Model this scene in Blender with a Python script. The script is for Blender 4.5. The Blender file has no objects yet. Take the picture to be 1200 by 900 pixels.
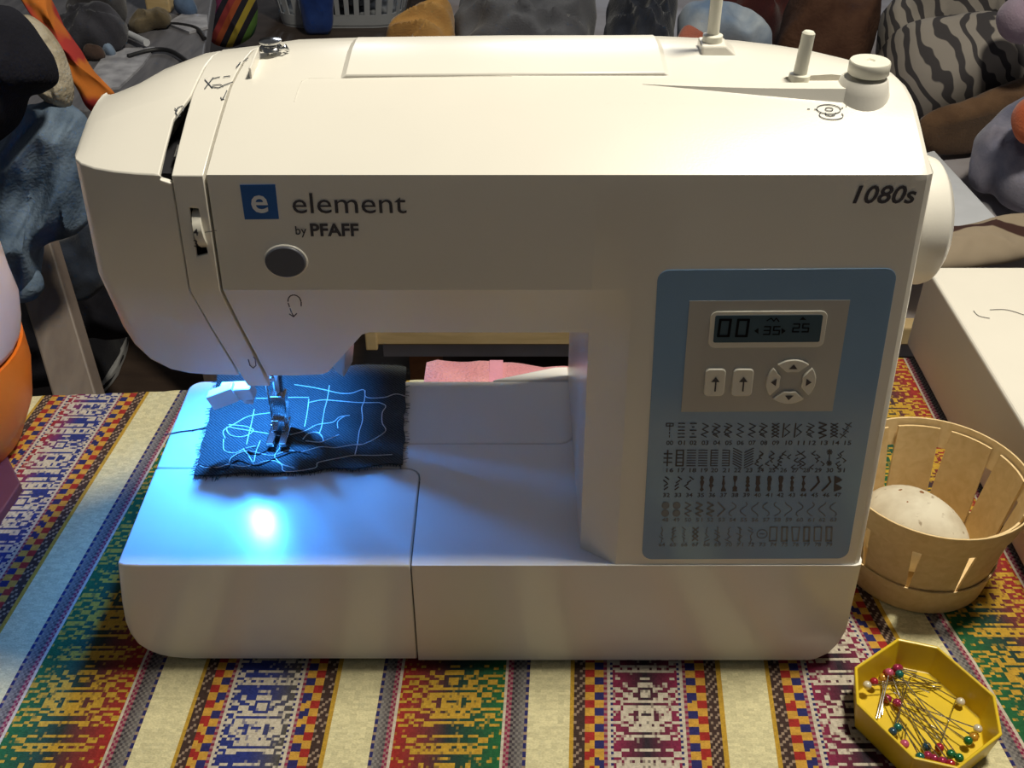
import bpy, bmesh, math, random
import numpy as np
from mathutils import Vector, Matrix, noise

random.seed(7)
SC = bpy.context.scene
COL = SC.collection

# ------------------------------------------------------------------ camera
F = 1300.0
PITCH = math.radians(35.58)
D0, H0 = 0.3867, 0.4548
CP, SP = math.cos(PITCH), math.sin(PITCH)
cam_d = bpy.data.cameras.new('camera')
cam = bpy.data.objects.new('camera', cam_d)
COL.objects.link(cam)
cam.location = (0, -D0, H0)
cam.rotation_euler = (math.pi / 2 - PITCH, 0, 0)
cam_d.sensor_fit = 'HORIZONTAL'
cam_d.sensor_width = 36.0
cam_d.lens = 36.0 * F / 1200.0
cam_d.clip_start = 0.01
cam_d.clip_end = 50
SC.camera = cam

# ------------------------------------------------------------------ world, lamps, exposure
w = bpy.data.worlds.new('room_ambient')
SC.world = w
w.use_nodes = True
bg = w.node_tree.nodes['Background']
bg.inputs[0].default_value = (0.53, 0.54, 0.56, 1)
bg.inputs[1].default_value = 0.125
SC.view_settings.view_transform = 'Standard'
SC.view_settings.look = 'None'
SC.view_settings.exposure = 0.0
SC.view_settings.gamma = 1.0
SC.view_settings.use_curve_mapping = False


def area(name, loc, target, size, power, color, shape='DISK', size_y=None, spread=180):
    l = bpy.data.lights.new(name, 'AREA')
    l.shape = shape
    l.size = size
    if size_y:
        l.size_y = size_y
    l.energy = power
    l.color = color
    l.spread = math.radians(spread)
    o = bpy.data.objects.new(name, l)
    COL.objects.link(o)
    o.location = loc
    d = Vector(target) - Vector(loc)
    o.rotation_euler = d.to_track_quat('-Z', 'Y').to_euler()
    return o


# ceiling lamp over the table's end: it throws the short shadows under and left of the machine
area('ceiling_lamp_offscreen', (0.46, 0.18, 1.60), (0.32, 0.14, 0), 0.23, 29.8, (1.0, 0.93, 0.77))
# two panes in the far wall, mirrored in the top of the machine
area('window_back_right_offscreen', (0.25, 4.15, 1.45), (0.0, 0.0, 0.2), 0.78, 15.0, (0.88, 0.93, 1.0), 'RECTANGLE', 0.7)
area('window_back_left_offscreen', (-0.60, 4.15, 1.45), (0.0, 0.0, 0.2), 0.23, 4.4, (0.88, 0.93, 1.0), 'RECTANGLE', 0.7)


# ------------------------------------------------------------------ pixel helpers (1200x900 frame)
def ray(px, py):
    v = (py - 450.0) / F
    return Vector(((px - 600.0) / F, CP - v * SP, -(SP + v * CP)))


CAM = Vector((0, -D0, H0))


def atz(px, py, z=0.0):
    r = ray(px, py)
    return CAM + r * ((z - H0) / r.z)


def aty(px, py, y):
    r = ray(px, py)
    return CAM + r * ((y + D0) / r.y)


def atplane(px, py, p, n):
    r = ray(px, py)
    n = Vector(n)
    return CAM + r * ((Vector(p) - CAM).dot(n) / r.dot(n))


def interp(x, xs, ys):
    return float(np.interp(x, xs, ys))


# ------------------------------------------------------------------ materials
def new_mat(name):
    m = bpy.data.materials.new(name)
    m.use_nodes = True
    nt = m.node_tree
    return m, nt, nt.nodes['Principled BSDF']


def mat(name, color, rough=0.5, metal=0.0, var=0.06, scale=40.0, bump=0.0, bscale=200.0, spec=0.5,
        trans=0.0, sss=0.0, alpha=1.0, coat=0.0, color2=None, sheen=0.0):
    m, nt, b = new_mat(name)
    N, L = nt.nodes, nt.links
    tc = N.new('ShaderNodeTexCoord')
    nz = N.new('ShaderNodeTexNoise')
    nz.inputs['Scale'].default_value = scale
    nz.inputs['Detail'].default_value = 4
    L.new(tc.outputs['Object'], nz.inputs['Vector'])
    cr = N.new('ShaderNodeValToRGB')
    c = color
    c2 = color2 if color2 else tuple(min(1, k * (1 + var)) for k in c)
    c1 = c if color2 else tuple(k * (1 - var) for k in c)
    cr.color_ramp.elements[0].color = (*c1, 1)
    cr.color_ramp.elements[1].color = (*c2, 1)
    cr.color_ramp.elements[0].position = 0.35
    cr.color_ramp.elements[1].position = 0.65
    L.new(nz.outputs['Fac'], cr.inputs['Fac'])
    L.new(cr.outputs['Color'], b.inputs['Base Color'])
    b.inputs['Roughness'].default_value = rough
    b.inputs['Metallic'].default_value = metal
    b.inputs['Specular IOR Level'].default_value = spec
    b.inputs['Transmission Weight'].default_value = trans
    b.inputs['Alpha'].default_value = alpha
    b.inputs['Coat Weight'].default_value = coat
    b.inputs['Sheen Weight'].default_value = sheen
    if sss:
        b.inputs['Subsurface Weight'].default_value = sss
        b.inputs['Subsurface Radius'].default_value = (0.003, 0.003, 0.003)
    if bump:
        n2 = N.new('ShaderNodeTexNoise')
        n2.inputs['Scale'].default_value = bscale
        n2.inputs['Detail'].default_value = 3
        L.new(tc.outputs['Object'], n2.inputs['Vector'])
        bp = N.new('ShaderNodeBump')
        bp.inputs['Strength'].default_value = bump
        bp.inputs['Distance'].default_value = 0.002
        L.new(n2.outputs['Fac'], bp.inputs['Height'])
        L.new(bp.outputs['Normal'], b.inputs['Normal'])
    return m


def emis(name, color, strength):
    m, nt, b = new_mat(name)
    b.inputs['Base Color'].default_value = (*color, 1)
    b.inputs['Emission Color'].default_value = (*color, 1)
    b.inputs['Emission Strength'].default_value = strength
    return m


M = {}
M['white'] = mat('white_plastic', (0.80, 0.77, 0.70), 0.28, var=0.015, scale=15, bump=0.02, bscale=900)
M['white_base'] = mat('white_base_plastic', (0.80, 0.78, 0.74), 0.19, var=0.015, scale=15, bump=0.02, bscale=900)
M['nylon'] = mat('milky_nylon', (0.78, 0.76, 0.66), 0.4, var=0.02, sss=0.3)
M['dark'] = mat('dark_chassis', (0.012, 0.012, 0.016), 0.6)
M['steel'] = mat('polished_steel', (0.62, 0.62, 0.62), 0.16, 1.0, var=0.04)
M['ink'] = mat('dark_print', (0.045, 0.042, 0.055), 0.5)
M['ink_soft'] = mat('pale_print', (0.07, 0.08, 0.10), 0.5)
M['ink_faint'] = mat('faint_print', (0.17, 0.20, 0.23), 0.5)
M['logo_blue'] = mat('logo_blue', (0.012, 0.10, 0.36), 0.45, var=0.02)
M['logo_white'] = mat('logo_white', (0.78, 0.80, 0.82), 0.45, var=0.02)
M['button_grey'] = mat('button_grey', (0.09, 0.095, 0.12), 0.4)
M['panel_blue'] = mat('panel_blue', (0.21, 0.34, 0.52), 0.16, var=0.02)
M['panel_grey'] = mat('panel_grey', (0.46, 0.45, 0.42), 0.3, var=0.02)
M['lcd'] = mat('lcd_glass', (0.045, 0.085, 0.115), 0.22, var=0.05)
M['lcd_ink'] = mat('lcd_segments', (0.003, 0.004, 0.008), 0.6, spec=0.1)
M['key'] = mat('key_plastic', (0.74, 0.71, 0.62), 0.35, var=0.02)
M['grey_line'] = mat('grey_print', (0.28, 0.27, 0.25), 0.5)


# ------------------------------------------------------------------ object helpers
def link(o, parent=None):
    COL.objects.link(o)
    if parent is not None:
        o.parent = parent
    return o


def tag(o, label=None, cat=None, group=None, kind=None):
    if label:
        o['label'] = label
    if cat:
        o['category'] = cat
    if group:
        o['group'] = group
    if kind:
        o['kind'] = kind
    return o


def empty(name, loc=(0, 0, 0), label=None, cat=None, group=None, rot=(0, 0, 0)):
    o = bpy.data.objects.new(name, None)
    o.empty_display_size = 0.02
    link(o)
    o.location = loc
    o.rotation_euler = rot
    return tag(o, label, cat, group)


def finish(name, bm, m, parent=None, smooth=35, bevel=0.0, seg=2, recalc=True, bevang=35):
    if recalc:
        bmesh.ops.recalc_face_normals(bm, faces=bm.faces)
    me = bpy.data.meshes.new(name)
    bm.to_mesh(me)
    bm.free()
    if smooth:
        me.shade_smooth()
        me.set_sharp_from_angle(angle=math.radians(smooth))
    if m is not None:
        for k in (m if isinstance(m, (list, tuple)) else [m]):
            me.materials.append(k)
    o = bpy.data.objects.new(name, me)
    link(o, parent)
    if parent is not None and parent.type == 'EMPTY':
        # coordinates are written in world space: bring them into the parent's frame
        mw = Matrix.LocRotScale(parent.location, parent.rotation_euler, None)
        me.transform(mw.inverted())
    elif parent is not None and parent.parent is not None and parent.parent.type == 'EMPTY':
        g = parent.parent
        me.transform(Matrix.LocRotScale(g.location, g.rotation_euler, None).inverted())
    if bevel:
        b = o.modifiers.new('bevel', 'BEVEL')
        b.width = bevel
        b.segments = seg
        b.limit_method = 'ANGLE'
        b.angle_limit = math.radians(bevang)
        b.harden_normals = False
    return o


def box(bm, x0, x1, y0, y1, z0, z1, mi=0):
    vs = [bm.verts.new(p) for p in ((x0, y0, z0), (x1, y0, z0), (x1, y1, z0), (x0, y1, z0),
                                    (x0, y0, z1), (x1, y0, z1), (x1, y1, z1), (x0, y1, z1))]
    for f in ((0, 3, 2, 1), (4, 5, 6, 7), (0, 1, 5, 4), (1, 2, 6, 5), (2, 3, 7, 6), (3, 0, 4, 7)):
        bm.faces.new([vs[i] for i in f]).material_index = mi
    return vs


def obox(bm, c, ax, ay, az):
    """box from centre and three half-axis vectors"""
    c, ax, ay, az = Vector(c), Vector(ax), Vector(ay), Vector(az)
    vs = []
    for k in (-1, 1):
        for (i, j) in ((-1, -1), (1, -1), (1, 1), (-1, 1)):
            vs.append(bm.verts.new(c + ax * i + ay * j + az * k))
    for f in ((0, 3, 2, 1), (4, 5, 6, 7), (0, 1, 5, 4), (1, 2, 6, 5), (2, 3, 7, 6), (3, 0, 4, 7)):
        bm.faces.new([vs[i] for i in f])
    return vs


def frame_of(d):
    d = Vector(d).normalized()
    u = d.cross(Vector((0, 0, 1)))
    if u.length < 1e-4:
        u = Vector((1, 0, 0))
    u.normalize()
    return u, d.cross(u).normalized(), d


def tube(bm, pts, r, n=8, caps=True):
    pts = [Vector(p) for p in pts]
    rs = r if isinstance(r, (list, tuple)) else [r] * len(pts)
    rings = []
    for i, p in enumerate(pts):
        a = pts[max(0, i - 1)]
        b = pts[min(len(pts) - 1, i + 1)]
        d = (b - a)
        if d.length < 1e-9:
            d = Vector((0, 0, 1))
        u, v, _ = frame_of(d)
        rings.append([bm.verts.new(p + (u * math.cos(t) + v * math.sin(t)) * rs[i])
                      for t in [2 * math.pi * k / n for k in range(n)]])
    for a, b in zip(rings[:-1], rings[1:]):
        for k in range(n):
            bm.faces.new((a[k], a[(k + 1) % n], b[(k + 1) % n], b[k]))
    if caps:
        bm.faces.new(rings[0][::-1])
        bm.faces.new(rings[-1])


def lathe(bm, prof, n=32, origin=(0, 0, 0), axis='Z', cap=True):
    """prof: list of (r, h)"""
    o = Vector(origin)
    rings = []
    for r, h in prof:
        ring = []
        for k in range(n):
            t = 2 * math.pi * k / n
            a, b = r * math.cos(t), r * math.sin(t)
            if axis == 'Z':
                p = Vector((a, b, h))
            elif axis == 'X':
                p = Vector((h, a, b))
            else:
                p = Vector((a, h, b))
            ring.append(bm.verts.new(o + p))
        rings.append(ring)
    for a, b in zip(rings[:-1], rings[1:]):
        for k in range(n):
            bm.faces.new((a[k], a[(k + 1) % n], b[(k + 1) % n], b[k]))
    if cap:
        bm.faces.new(rings[0][::-1])
        bm.faces.new(rings[-1])


def loft(bm, stations):
    rings = [[bm.verts.new(p) for p in st] for st in stations]
    n = len(rings[0])
    for a, b in zip(rings[:-1], rings[1:]):
        for k in range(n):
            q = [a[k], a[(k + 1) % n], b[(k + 1) % n], b[k]]
            bm.faces.new(q)
    for ring in (rings[0], rings[-1]):
        c = Vector((0, 0, 0))
        for v in ring:
            c += v.co
        cv = bm.verts.new(c / n)
        for k in range(n):
            bm.faces.new((ring[k], ring[(k + 1) % n], cv))
    return rings


def prism(bm, poly, z0, z1, levels=None):
    """extrude a plan polygon between heights; levels: [(z, fn(x,y)->(x,y))]"""
    lv = levels or [(z0, None), (z1, None)]
    rings = []
    for z, fn in lv:
        rings.append([bm.verts.new((*(fn(x, y) if fn else (x, y)), z)) for x, y in poly])
    n = len(poly)
    for a, b in zip(rings[:-1], rings[1:]):
        for k in range(n):
            bm.faces.new((a[k], a[(k + 1) % n], b[(k + 1) % n], b[k]))
    bm.faces.new(rings[0][::-1])
    bm.faces.new(rings[-1])


def arc(cx, cy, r, a0, a1, n=7):
    return [(cx + r * math.cos(math.radians(a0 + (a1 - a0) * i / (n - 1))),
             cy + r * math.sin(math.radians(a0 + (a1 - a0) * i / (n - 1)))) for i in range(n)]


def rrect(x0, x1, y0, y1, r, n=5):
    return (arc(x1 - r, y0 + r, r, -90, 0, n) + arc(x1 - r, y1 - r, r, 0, 90, n) +
            arc(x0 + r, y1 - r, r, 90, 180, n) + arc(x0 + r, y0 + r, r, 180, 270, n))


def catmull(pts, per=6, closed=True):
    out = []
    n = len(pts)
    rng = range(n) if closed else range(n - 1)
    for i in rng:
        if closed:
            p0, p1, p2, p3 = (pts[(i + k) % n] for k in (-1, 0, 1, 2))
        else:
            p0, p1, p2, p3 = pts[max(0, i - 1)], pts[i], pts[i + 1], pts[min(n - 1, i + 2)]
        for j in range(per):
            t = j / per
            out.append(tuple(0.5 * (2 * b + (c - a) * t + (2 * a - 5 * b + 4 * c - d) * t * t +
                                    (3 * b - a - 3 * c + d) * t ** 3)
                             for a, b, c, d in zip(p0, p1, p2, p3)))
    if not closed:
        out.append(tuple(pts[-1]))
    return out


# ------------------------------------------------------------------ cloth puffs (soft things with real thickness)
ON_BED = {'zebra_cushion', 'zebra_blanket', 'printed_duvet', 'brown_blanket', 'maroon_cloth', 'printed_cloth', 'navy_trousers',
          'grey_sweater', 'ochre_cloth', 'orange_cloth', 'brown_pillow'}


def puff(name, outline_px, point, normal, thick, m, label, cat, parent=None, folds=1.0, freq=14, seed=0,
         rings=18, per=7, fold_dir=None, back=0.5, edge=2.5, sag=0.0, ground=None):
    """A soft body: its outline (in picture pixels) is laid on the plane (point, normal), then swollen to
    a real thickness on both sides with creases."""
    if name in ON_BED:
        ground = -0.256
    n = Vector(normal).normalized()
    if n.dot(Vector(point) - CAM) > 0:
        n = -n
    o2 = catmull(outline_px, per)
    P3 = [atplane(x, y, point, n) for x, y in o2]
    c = Vector((0, 0, 0))
    for p in P3:
        c += p
    c /= len(P3)
    fd = Vector(fold_dir).normalized() if fold_dir else None
    bm = bmesh.new()
    N = len(P3)

    def disp(p, r):
        q = (p - c) * freq + Vector((seed * 7.3, seed * 3.1, seed))
        if fd is not None:
            q = q - fd * (q.dot(fd)) * 0.8
        a = noise.noise(q)
        b = 1 - abs(noise.noise(q * 2.1 + Vector((5, 1, 2)))) * 2
        e = noise.noise(q * 5.0)
        return (a * 0.6 + b * 0.75 + e * 0.28 - .2) * folds
    for side in (1, -1):
        prev = None
        T = thick if side == 1 else thick * back
        cv = None
        for i in range(rings + 1):
            r = i / rings
            h = T * (max(0.0, 1 - r ** edge)) ** 0.5
            if i == 0:
                cc = c + n * side * (T + thick * 0.35 * disp(c, 0))
                if ground is not None and side == -1:
                    cc.z = min(cc.z, ground)
                cv = bm.verts.new(cc)
                continue
            ring = []
            for p in P3:
                q = c + (p - c) * r
                k = disp(q, r) * thick * 0.5 * (1 - r ** 8)
                wob = noise.noise((q - c) * freq * 1.7 + Vector((seed, 9, 4))) * thick * 0.12 * folds
                qq = q + n * side * (h + k * (1 if side == 1 else 0.3)) + (q - c).normalized() * wob * r
                qq.z -= sag * r * r
                if ground is not None:
                    if side == -1:
                        qq.z += (min(qq.z, ground) - qq.z) * (1 - r ** 10)
                    qq.z = max(qq.z, ground - .004)
                ring.append(bm.verts.new(qq))
            if prev is None:
                for k in range(N):
                    bm.faces.new((cv, ring[k], ring[(k + 1) % N]))
            else:
                for k in range(N):
                    bm.faces.new((prev[k], ring[k], ring[(k + 1) % N], prev[(k + 1) % N]))
            prev = ring
    bmesh.ops.remove_doubles(bm, verts=bm.verts, dist=1e-5)
    ob = finish(name, bm, m, parent, smooth=70)
    tag(ob, label, cat)
    return ob


def fabric(name, color, color2=None, rough=0.9, var=0.12, scale=25, bump=0.5, bscale=350, sheen=0.2):
    return mat(name, color, rough, 0, var, scale, bump, bscale, spec=0.15, color2=color2, sheen=sheen)


# ================================================================== SETTING
FLOOR_Z = -0.74
bm = bmesh.new()
box(bm, -3.5, 3.5, -1.8, 4.2, FLOOR_Z - 0.05, FLOOR_Z)


def plank_mat(name, c1, c2, sx=1.0, sy=8.0):
    m, nt, b = new_mat(name)
    N, L = nt.nodes, nt.links
    tc = N.new('ShaderNodeTexCoord')
    mp = N.new('ShaderNodeMapping')
    mp.inputs['Scale'].default_value = (sx, sy, sy)
    nz = N.new('ShaderNodeTexNoise')
    nz.inputs['Scale'].default_value = 6
    nz.inputs['Detail'].default_value = 6
    nz.inputs['Distortion'].default_value = 0.6
    cr = N.new('ShaderNodeValToRGB')
    cr.color_ramp.elements[0].color = (*c1, 1)
    cr.color_ramp.elements[1].color = (*c2, 1)
    cr.color_ramp.elements[0].position = 0.3
    cr.color_ramp.elements[1].position = 0.7
    L.new(tc.outputs['Object'], mp.inputs['Vector'])
    L.new(mp.outputs['Vector'], nz.inputs['Vector'])
    L.new(nz.outputs['Fac'], cr.inputs['Fac'])
    L.new(cr.outputs['Color'], b.inputs['Base Color'])
    b.inputs['Roughness'].default_value = 0.55
    return m


M['floor'] = plank_mat('brown_floor', (0.05, 0.032, 0.024), (0.085, 0.056, 0.04))
M['wood_light'] = plank_mat('light_pine', (0.50, 0.36, 0.17), (0.66, 0.49, 0.26), 2, 14)
M['wood_grey'] = plank_mat('greyed_wood', (0.14, 0.105, 0.085), (0.21, 0.165, 0.135), 12, 2)
M['wood_dark'] = plank_mat('dark_wood', (0.045, 0.032, 0.026), (0.08, 0.058, 0.047), 2, 10)
M['wood_red'] = plank_mat('orange_brown_wood', (0.20, 0.075, 0.025), (0.30, 0.12, 0.04), 8, 8)
M['desk'] = plank_mat('grey_desk', (0.10, 0.10, 0.115), (0.17, 0.165, 0.18), 12, 2)
M['wall'] = mat('wall_paint', (0.16, 0.14, 0.13), 0.9, var=0.08, scale=3)
o = finish('floor', bm, M['floor'], smooth=0)
tag(o, 'brown wooden floor of the room behind the table', kind='structure')
bm = bmesh.new()
box(bm, -3.5, 3.5, 4.2, 4.3, FLOOR_Z, 1.9)
o = finish('wall_back', bm, M['wall'], smooth=0)
tag(o, 'dim plaster wall at the far end of the room', kind='structure')

# ------------------------------------------------------------------ table
def edge_y(x):
    return 0.268 + 0.022 * x / 0.3


tb = empty('work_table', (0, 0.05, FLOOR_Z), 'wooden work table under the striped woven cloth', 'table')
bm = bmesh.new()
prism(bm, [(-0.62, -0.34), (0.62, -0.34), (0.62, edge_y(0.62) - 0.012), (-0.62, edge_y(-0.62) - 0.012)], -0.034, -0.0035)
finish('table_top', bm, M['wood_light'], tb, smooth=0, bevel=0.003)
for x, y in ((-0.56, -0.29), (0.56, -0.29), (0.56, 0.20), (-0.56, 0.15)):
    bm = bmesh.new()
    box(bm, x - 0.025, x + 0.025, y - 0.025, y + 0.025, FLOOR_Z, -0.034)
    finish('leg', bm, M['wood_light'], tb, smooth=0, bevel=0.003)

# ------------------------------------------------------------------ striped woven tablecloth
HALF = """
........
...##.#.
#####..#
.....##.
####...#
#.#.##..
####..##
##.###..
.#..##.#
##.###..
#####.##
.....#..
######.#
..##.##.
#..##..#
#.#..##.
..##..##
##..#...
........
#.....#.
........
#######.
#.#.#.##
######..
......##
###.##..
........
""".split()


def motif(cc, row):
    """woven figure: cc = cells from the stripe's middle, row = weft row"""
    rr_ = int(row / 1.3) % len(HALF)
    ci = int(cc / 1.75)
    if ci < 8:
        return HALF[rr_][ci] == '#'
    if 1 <= rr_ <= 17:
        return (rr_ * 2 + ci) % 5 < 2
    return (rr_ * 3 + ci * 2) % 7 == 0


CREAM = (0.56, 0.51, 0.305)
WHT = (0.45, 0.40, 0.32)
YEL = (0.46, 0.25, 0.04)
YEL2 = (0.40, 0.24, 0.03)
RED = (0.27, 0.022, 0.018)
NAVY = (0.022, 0.022, 0.10)
BROWN = (0.045, 0.026, 0.022)
TAN = (0.25, 0.18, 0.13)
MAG = (0.19, 0.02, 0.055)
BLACK = (0.02, 0.018, 0.024)
GREY = (0.13, 0.12, 0.125)
BLUE = (0.022, 0.032, 0.16)
OLIVE = (0.075, 0.068, 0.055)
GREEN = (0.015, 0.10, 0.035)
DKGR = (0.018, 0.030, 0.032)


def lerp3(a, b, t):
    t = min(1, max(0, t))
    return tuple(p + (q - p) * t for p, q in zip(a, b))


# (kind, u0, u1, [core colours from left to right], row phase)
STRIPES = [('B', -0.545, -0.471, [GREEN, DKGR, RED], 3), ('A', -0.451, -0.374, [MAG, BLACK, MAG], 12),
           ('A', -0.350, -0.277, [RED, BLUE, BLUE], 20), ('B', -0.256, -0.181, [GREEN, DKGR, RED], 9),
           ('A', -0.160, -0.0882, [BLUE, BLUE, OLIVE], 4), ('B', -0.0666, 0.0097, [RED, DKGR, GREEN], 2),
           ('A', 0.0307, 0.1086, [MAG, BLACK, MAG], 3), ('A', 0.1317, 0.2105, [MAG, BLACK, MAG], 11),
           ('B', 0.2315, 0.3075, [GREEN, DKGR, RED], 7), ('A', 0.330, 0.408, [BLUE, BLUE, RED], 5),
           ('B', 0.430, 0.505, [RED, DKGR, GREEN], 5)]
FA = [('yel', 0, .026), ('brn', .026, .098), ('chkR', .098, .16), ('chkN', .16, .22), ('mag', .22, .243), ('wht', .243, .263),
      ('dash', .263, .28), ('core', .28, .705), ('dash', .705, .722), ('wht', .722, .742), ('mag', .742, .763),
      ('chkN', .763, .827), ('chkR', .827, .89), ('brn', .89, .968), ('yel', .968, 1)]
FB = [('navy', 0, .022), ('gry', .022, .088), ('mag', .088, .12), ('wht', .12, .14), ('core', .14, .835), ('wht', .835, .853),
      ('mag', .853, .888), ('gry', .888, .978), ('navy', .978, 1)]
ROW = 0.0016
CW = 0.00128


def build_cloth():
    cols = []       # (u0,u1,kind,info)
    u = -0.56
    for kind, a, b, core, ph in STRIPES:
        while u < a - 1e-6:
            u2 = min(a, u + 0.003)
            if a - u2 < 0.001:
                u2 = a
            cols.append((u, u2, 'cream', None))
            u = u2
        W = b - a
        for (nm, f0, f1) in (FA if kind == 'A' else FB):
            x0, x1 = a + f0 * W, a + f1 * W
            n = max(1, round((x1 - x0) / CW))
            if nm in ('chkR', 'chkN'):
                n = 2
            if nm == 'core':
                n += n % 2
            for i in range(n):
                cols.append((x0 + (x1 - x0) * i / n, x0 + (x1 - x0) * (i + 1) / n, nm, (i, n, core, ph, kind, 9, f0 < .5)))
        u = b
    us = [cols[0][0]] + [c[1] for c in cols]
    vs = list(np.arange(-0.24, -0.085, 0.0032)) + list(np.arange(-0.085, 0.30, ROW))
    rnd = random.Random(3)
    KP = ([-.4, -.25, -.1, .13, .2, .25, .45], [.1, .097, .06, .075, -.2, -.2, -.15])
    KN = ([-.4, -.25, -.1, .13, .2, .25, .45], [.06, .06, .03, .08, -.04, -.15, -.15])
    U, V = np.meshgrid(np.array(us), np.array(vs))
    KPv = np.interp(U, *KP)
    KNv = np.interp(U, *KN)
    vmax = vs[-1]
    EY = 0.268 + 0.022 * U / 0.3
    Vs = np.where(V > 0, V, V)
    wr = np.clip((U - .15) / .06, 0, 1)
    Vs = V * (1 - wr) + wr * np.where(V > 0, .05 * np.tanh(V / .05), V)
    X = U + np.where(V > 0, KPv, KNv) * Vs
    Y = V.copy()
    Z = 0.0004 * np.sin(U * 31 + 1) * np.cos(V * 27) - 0.0008
    Z = Z + 0.00025 * np.sin(U * 700) * 0
    # hem turns down over the rear table edge
    over = V - (EY - 0.006)
    Z = np.where(over > 0, Z - over * 1.6, Z)
    Y = np.where(over > 0, EY - 0.006 + np.minimum(over, 0.006) * 0.9, Y)
    nv, nu = V.shape
    verts = np.stack([X, Y, Z], -1).reshape(-1, 3)
    idx = np.arange(nv * nu).reshape(nv, nu)
    faces = np.stack([idx[:-1, :-1], idx[:-1, 1:], idx[1:, 1:], idx[1:, :-1]], -1).reshape(-1, 4)
    me = bpy.data.meshes.new('tablecloth')
    me.vertices.add(len(verts))
    me.vertices.foreach_set('co', verts.astype(np.float32).ravel())
    me.loops.add(len(faces) * 4)
    me.loops.foreach_set('vertex_index', faces.astype(np.int32).ravel())
    me.polygons.add(len(faces))
    me.polygons.foreach_set('loop_start', np.arange(0, len(faces) * 4, 4, dtype=np.int32))
    me.polygons.foreach_set('loop_total', np.full(len(faces), 4, dtype=np.int32))
    me.update(calc_edges=True)
    colr = np.zeros((nv - 1, nu - 1, 4), np.float32)
    colr[..., 3] = 1
    CH = 0.0049
    for j in range(nu - 1):
        u0, u1, nm, info = cols[j]
        for i in range(nv - 1):
            v = (vs[i] + vs[i + 1]) / 2
            row = int(math.floor(v / ROW + 1000.01))
            alt = (row + j) % 2
            if nm == 'cream':
                c = CREAM
            elif nm == 'yel':
                c = YEL2
            elif nm == 'brn':
                c = BROWN if (row + 2 * j) % 3 else TAN
                if rnd.random() < .25:
                    c = BROWN
            elif nm in ('chkR', 'chkN'):
                k = int(math.floor((v + 0.0006 * math.sin(j)) / CH + 1000)) % 2
                c = (RED if nm == 'chkR' else NAVY) if (k == (0 if nm == 'chkR' else 1)) else YEL
            elif nm == 'mag':
                c = MAG if alt else lerp3(MAG, WHT, .35)
            elif nm == 'wht':
                c = WHT
            elif nm == 'dash':
                c = NAVY if (row // 1) % 2 else WHT
            elif nm == 'navy':
                c = NAVY if (row % 3) else TAN
            elif nm == 'gry':
                t = info[0] / info[1]
                t = t if info[4] == 'B' and u0 < (info[5] if len(info) > 5 else 9) else t
                c = lerp3((0.15, 0.14, 0.135), (0.035, 0.026, 0.034), t if info[6] else 1 - t)
                c = lerp3(c, (0.25, 0.23, 0.21), alt * .45)
            else:
                i2, n, core, ph, kind = info[:5]
                t = (i2 + .5) / n
                base = lerp3(core[0], core[1], t * 2) if t < .5 else lerp3(core[1], core[2], t * 2 - 1)
                cc = abs(i2 + .5 - n / 2)
                if kind == 'B':
                    cc = cc * 0.86
                on = motif(cc, row + ph * 5)
                c = (WHT if kind == 'A' else YEL2) if on else base
                if on and rnd.random() < .10:
                    c = lerp3(c, base, .6)
                elif not on and rnd.random() < .05:
                    c = lerp3(c, WHT if kind == 'A' else YEL2, .4)
            f = 0.88 + 0.24 * rnd.random()
            colr[i, j, 0] = c[0] * f
            colr[i, j, 1] = c[1] * f
            colr[i, j, 2] = c[2] * f
    at = me.attributes.new('weave', 'FLOAT_COLOR', 'FACE')
    at.data.foreach_set('color', colr.ravel())
    m, nt, b = new_mat('woven_striped_cotton')
    N, L = nt.nodes, nt.links
    a = N.new('ShaderNodeAttribute')
    a.attribute_name = 'weave'
    tc = N.new('ShaderNodeTexCoord')
    mp = N.new('ShaderNodeMapping')
    mp.inputs['Scale'].default_value = (900, 1500, 900)
    nz = N.new('ShaderNodeTexNoise')
    nz.inputs['Scale'].default_value = 1.0
    nz.inputs['Detail'].default_value = 2
    L.new(tc.outputs['Object'], mp.inputs['Vector'])
    L.new(mp.outputs['Vector'], nz.inputs['Vector'])
    mr = N.new('ShaderNodeMapRange')
    mr.inputs['From Min'].default_value = 0.3
    mr.inputs['From Max'].default_value = 0.7
    mr.inputs['To Min'].default_value = 0.86
    mr.inputs['To Max'].default_value = 1.10
    L.new(nz.outputs['Fac'], mr.inputs['Value'])
    vm = N.new('ShaderNodeVectorMath')
    vm.operation = 'SCALE'
    L.new(a.outputs['Color'], vm.inputs[0])
    L.new(mr.outputs['Result'], vm.inputs['Scale'])
    L.new(vm.outputs['Vector'], b.inputs['Base Color'])
    bp = N.new('ShaderNodeBump')
    bp.inputs['Strength'].default_value = 0.5
    bp.inputs['Distance'].default_value = 0.0008
    L.new(nz.outputs['Fac'], bp.inputs['Height'])
    L.new(bp.outputs['Normal'], b.inputs['Normal'])
    b.inputs['Roughness'].default_value = 0.9
    b.inputs['Specular IOR Level'].default_value = 0.15
    me.materials.append(m)
    o = bpy.data.objects.new('tablecloth', me)
    link(o)
    tag(o, 'cream woven tablecloth with colourful patterned stripes and checks', 'tablecloth')
    return o


build_cloth()

# ================================================================== SEWING MACHINE
SM = empty('sewing_machine', (0, 0.08, 0.0), 'white electronic sewing machine with blue control panel on striped cloth', 'sewing machine')
KA, KB = -0.0059, 0.0963            # front plane y = KA + KB*z
ZC, ZE = 0.2160, 0.2661             # lower crease, upper front edge
BED = 0.0697
ZT = ZE
TOPP = [(.036, .2735), (.053, .2806), (.0692, .2866), (.0718, .2872), (.085, .2888), (.098, .290), (.115, .289), (.132, .285),
        (.146, .277), (.156, .263), (.160, .24)]


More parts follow.
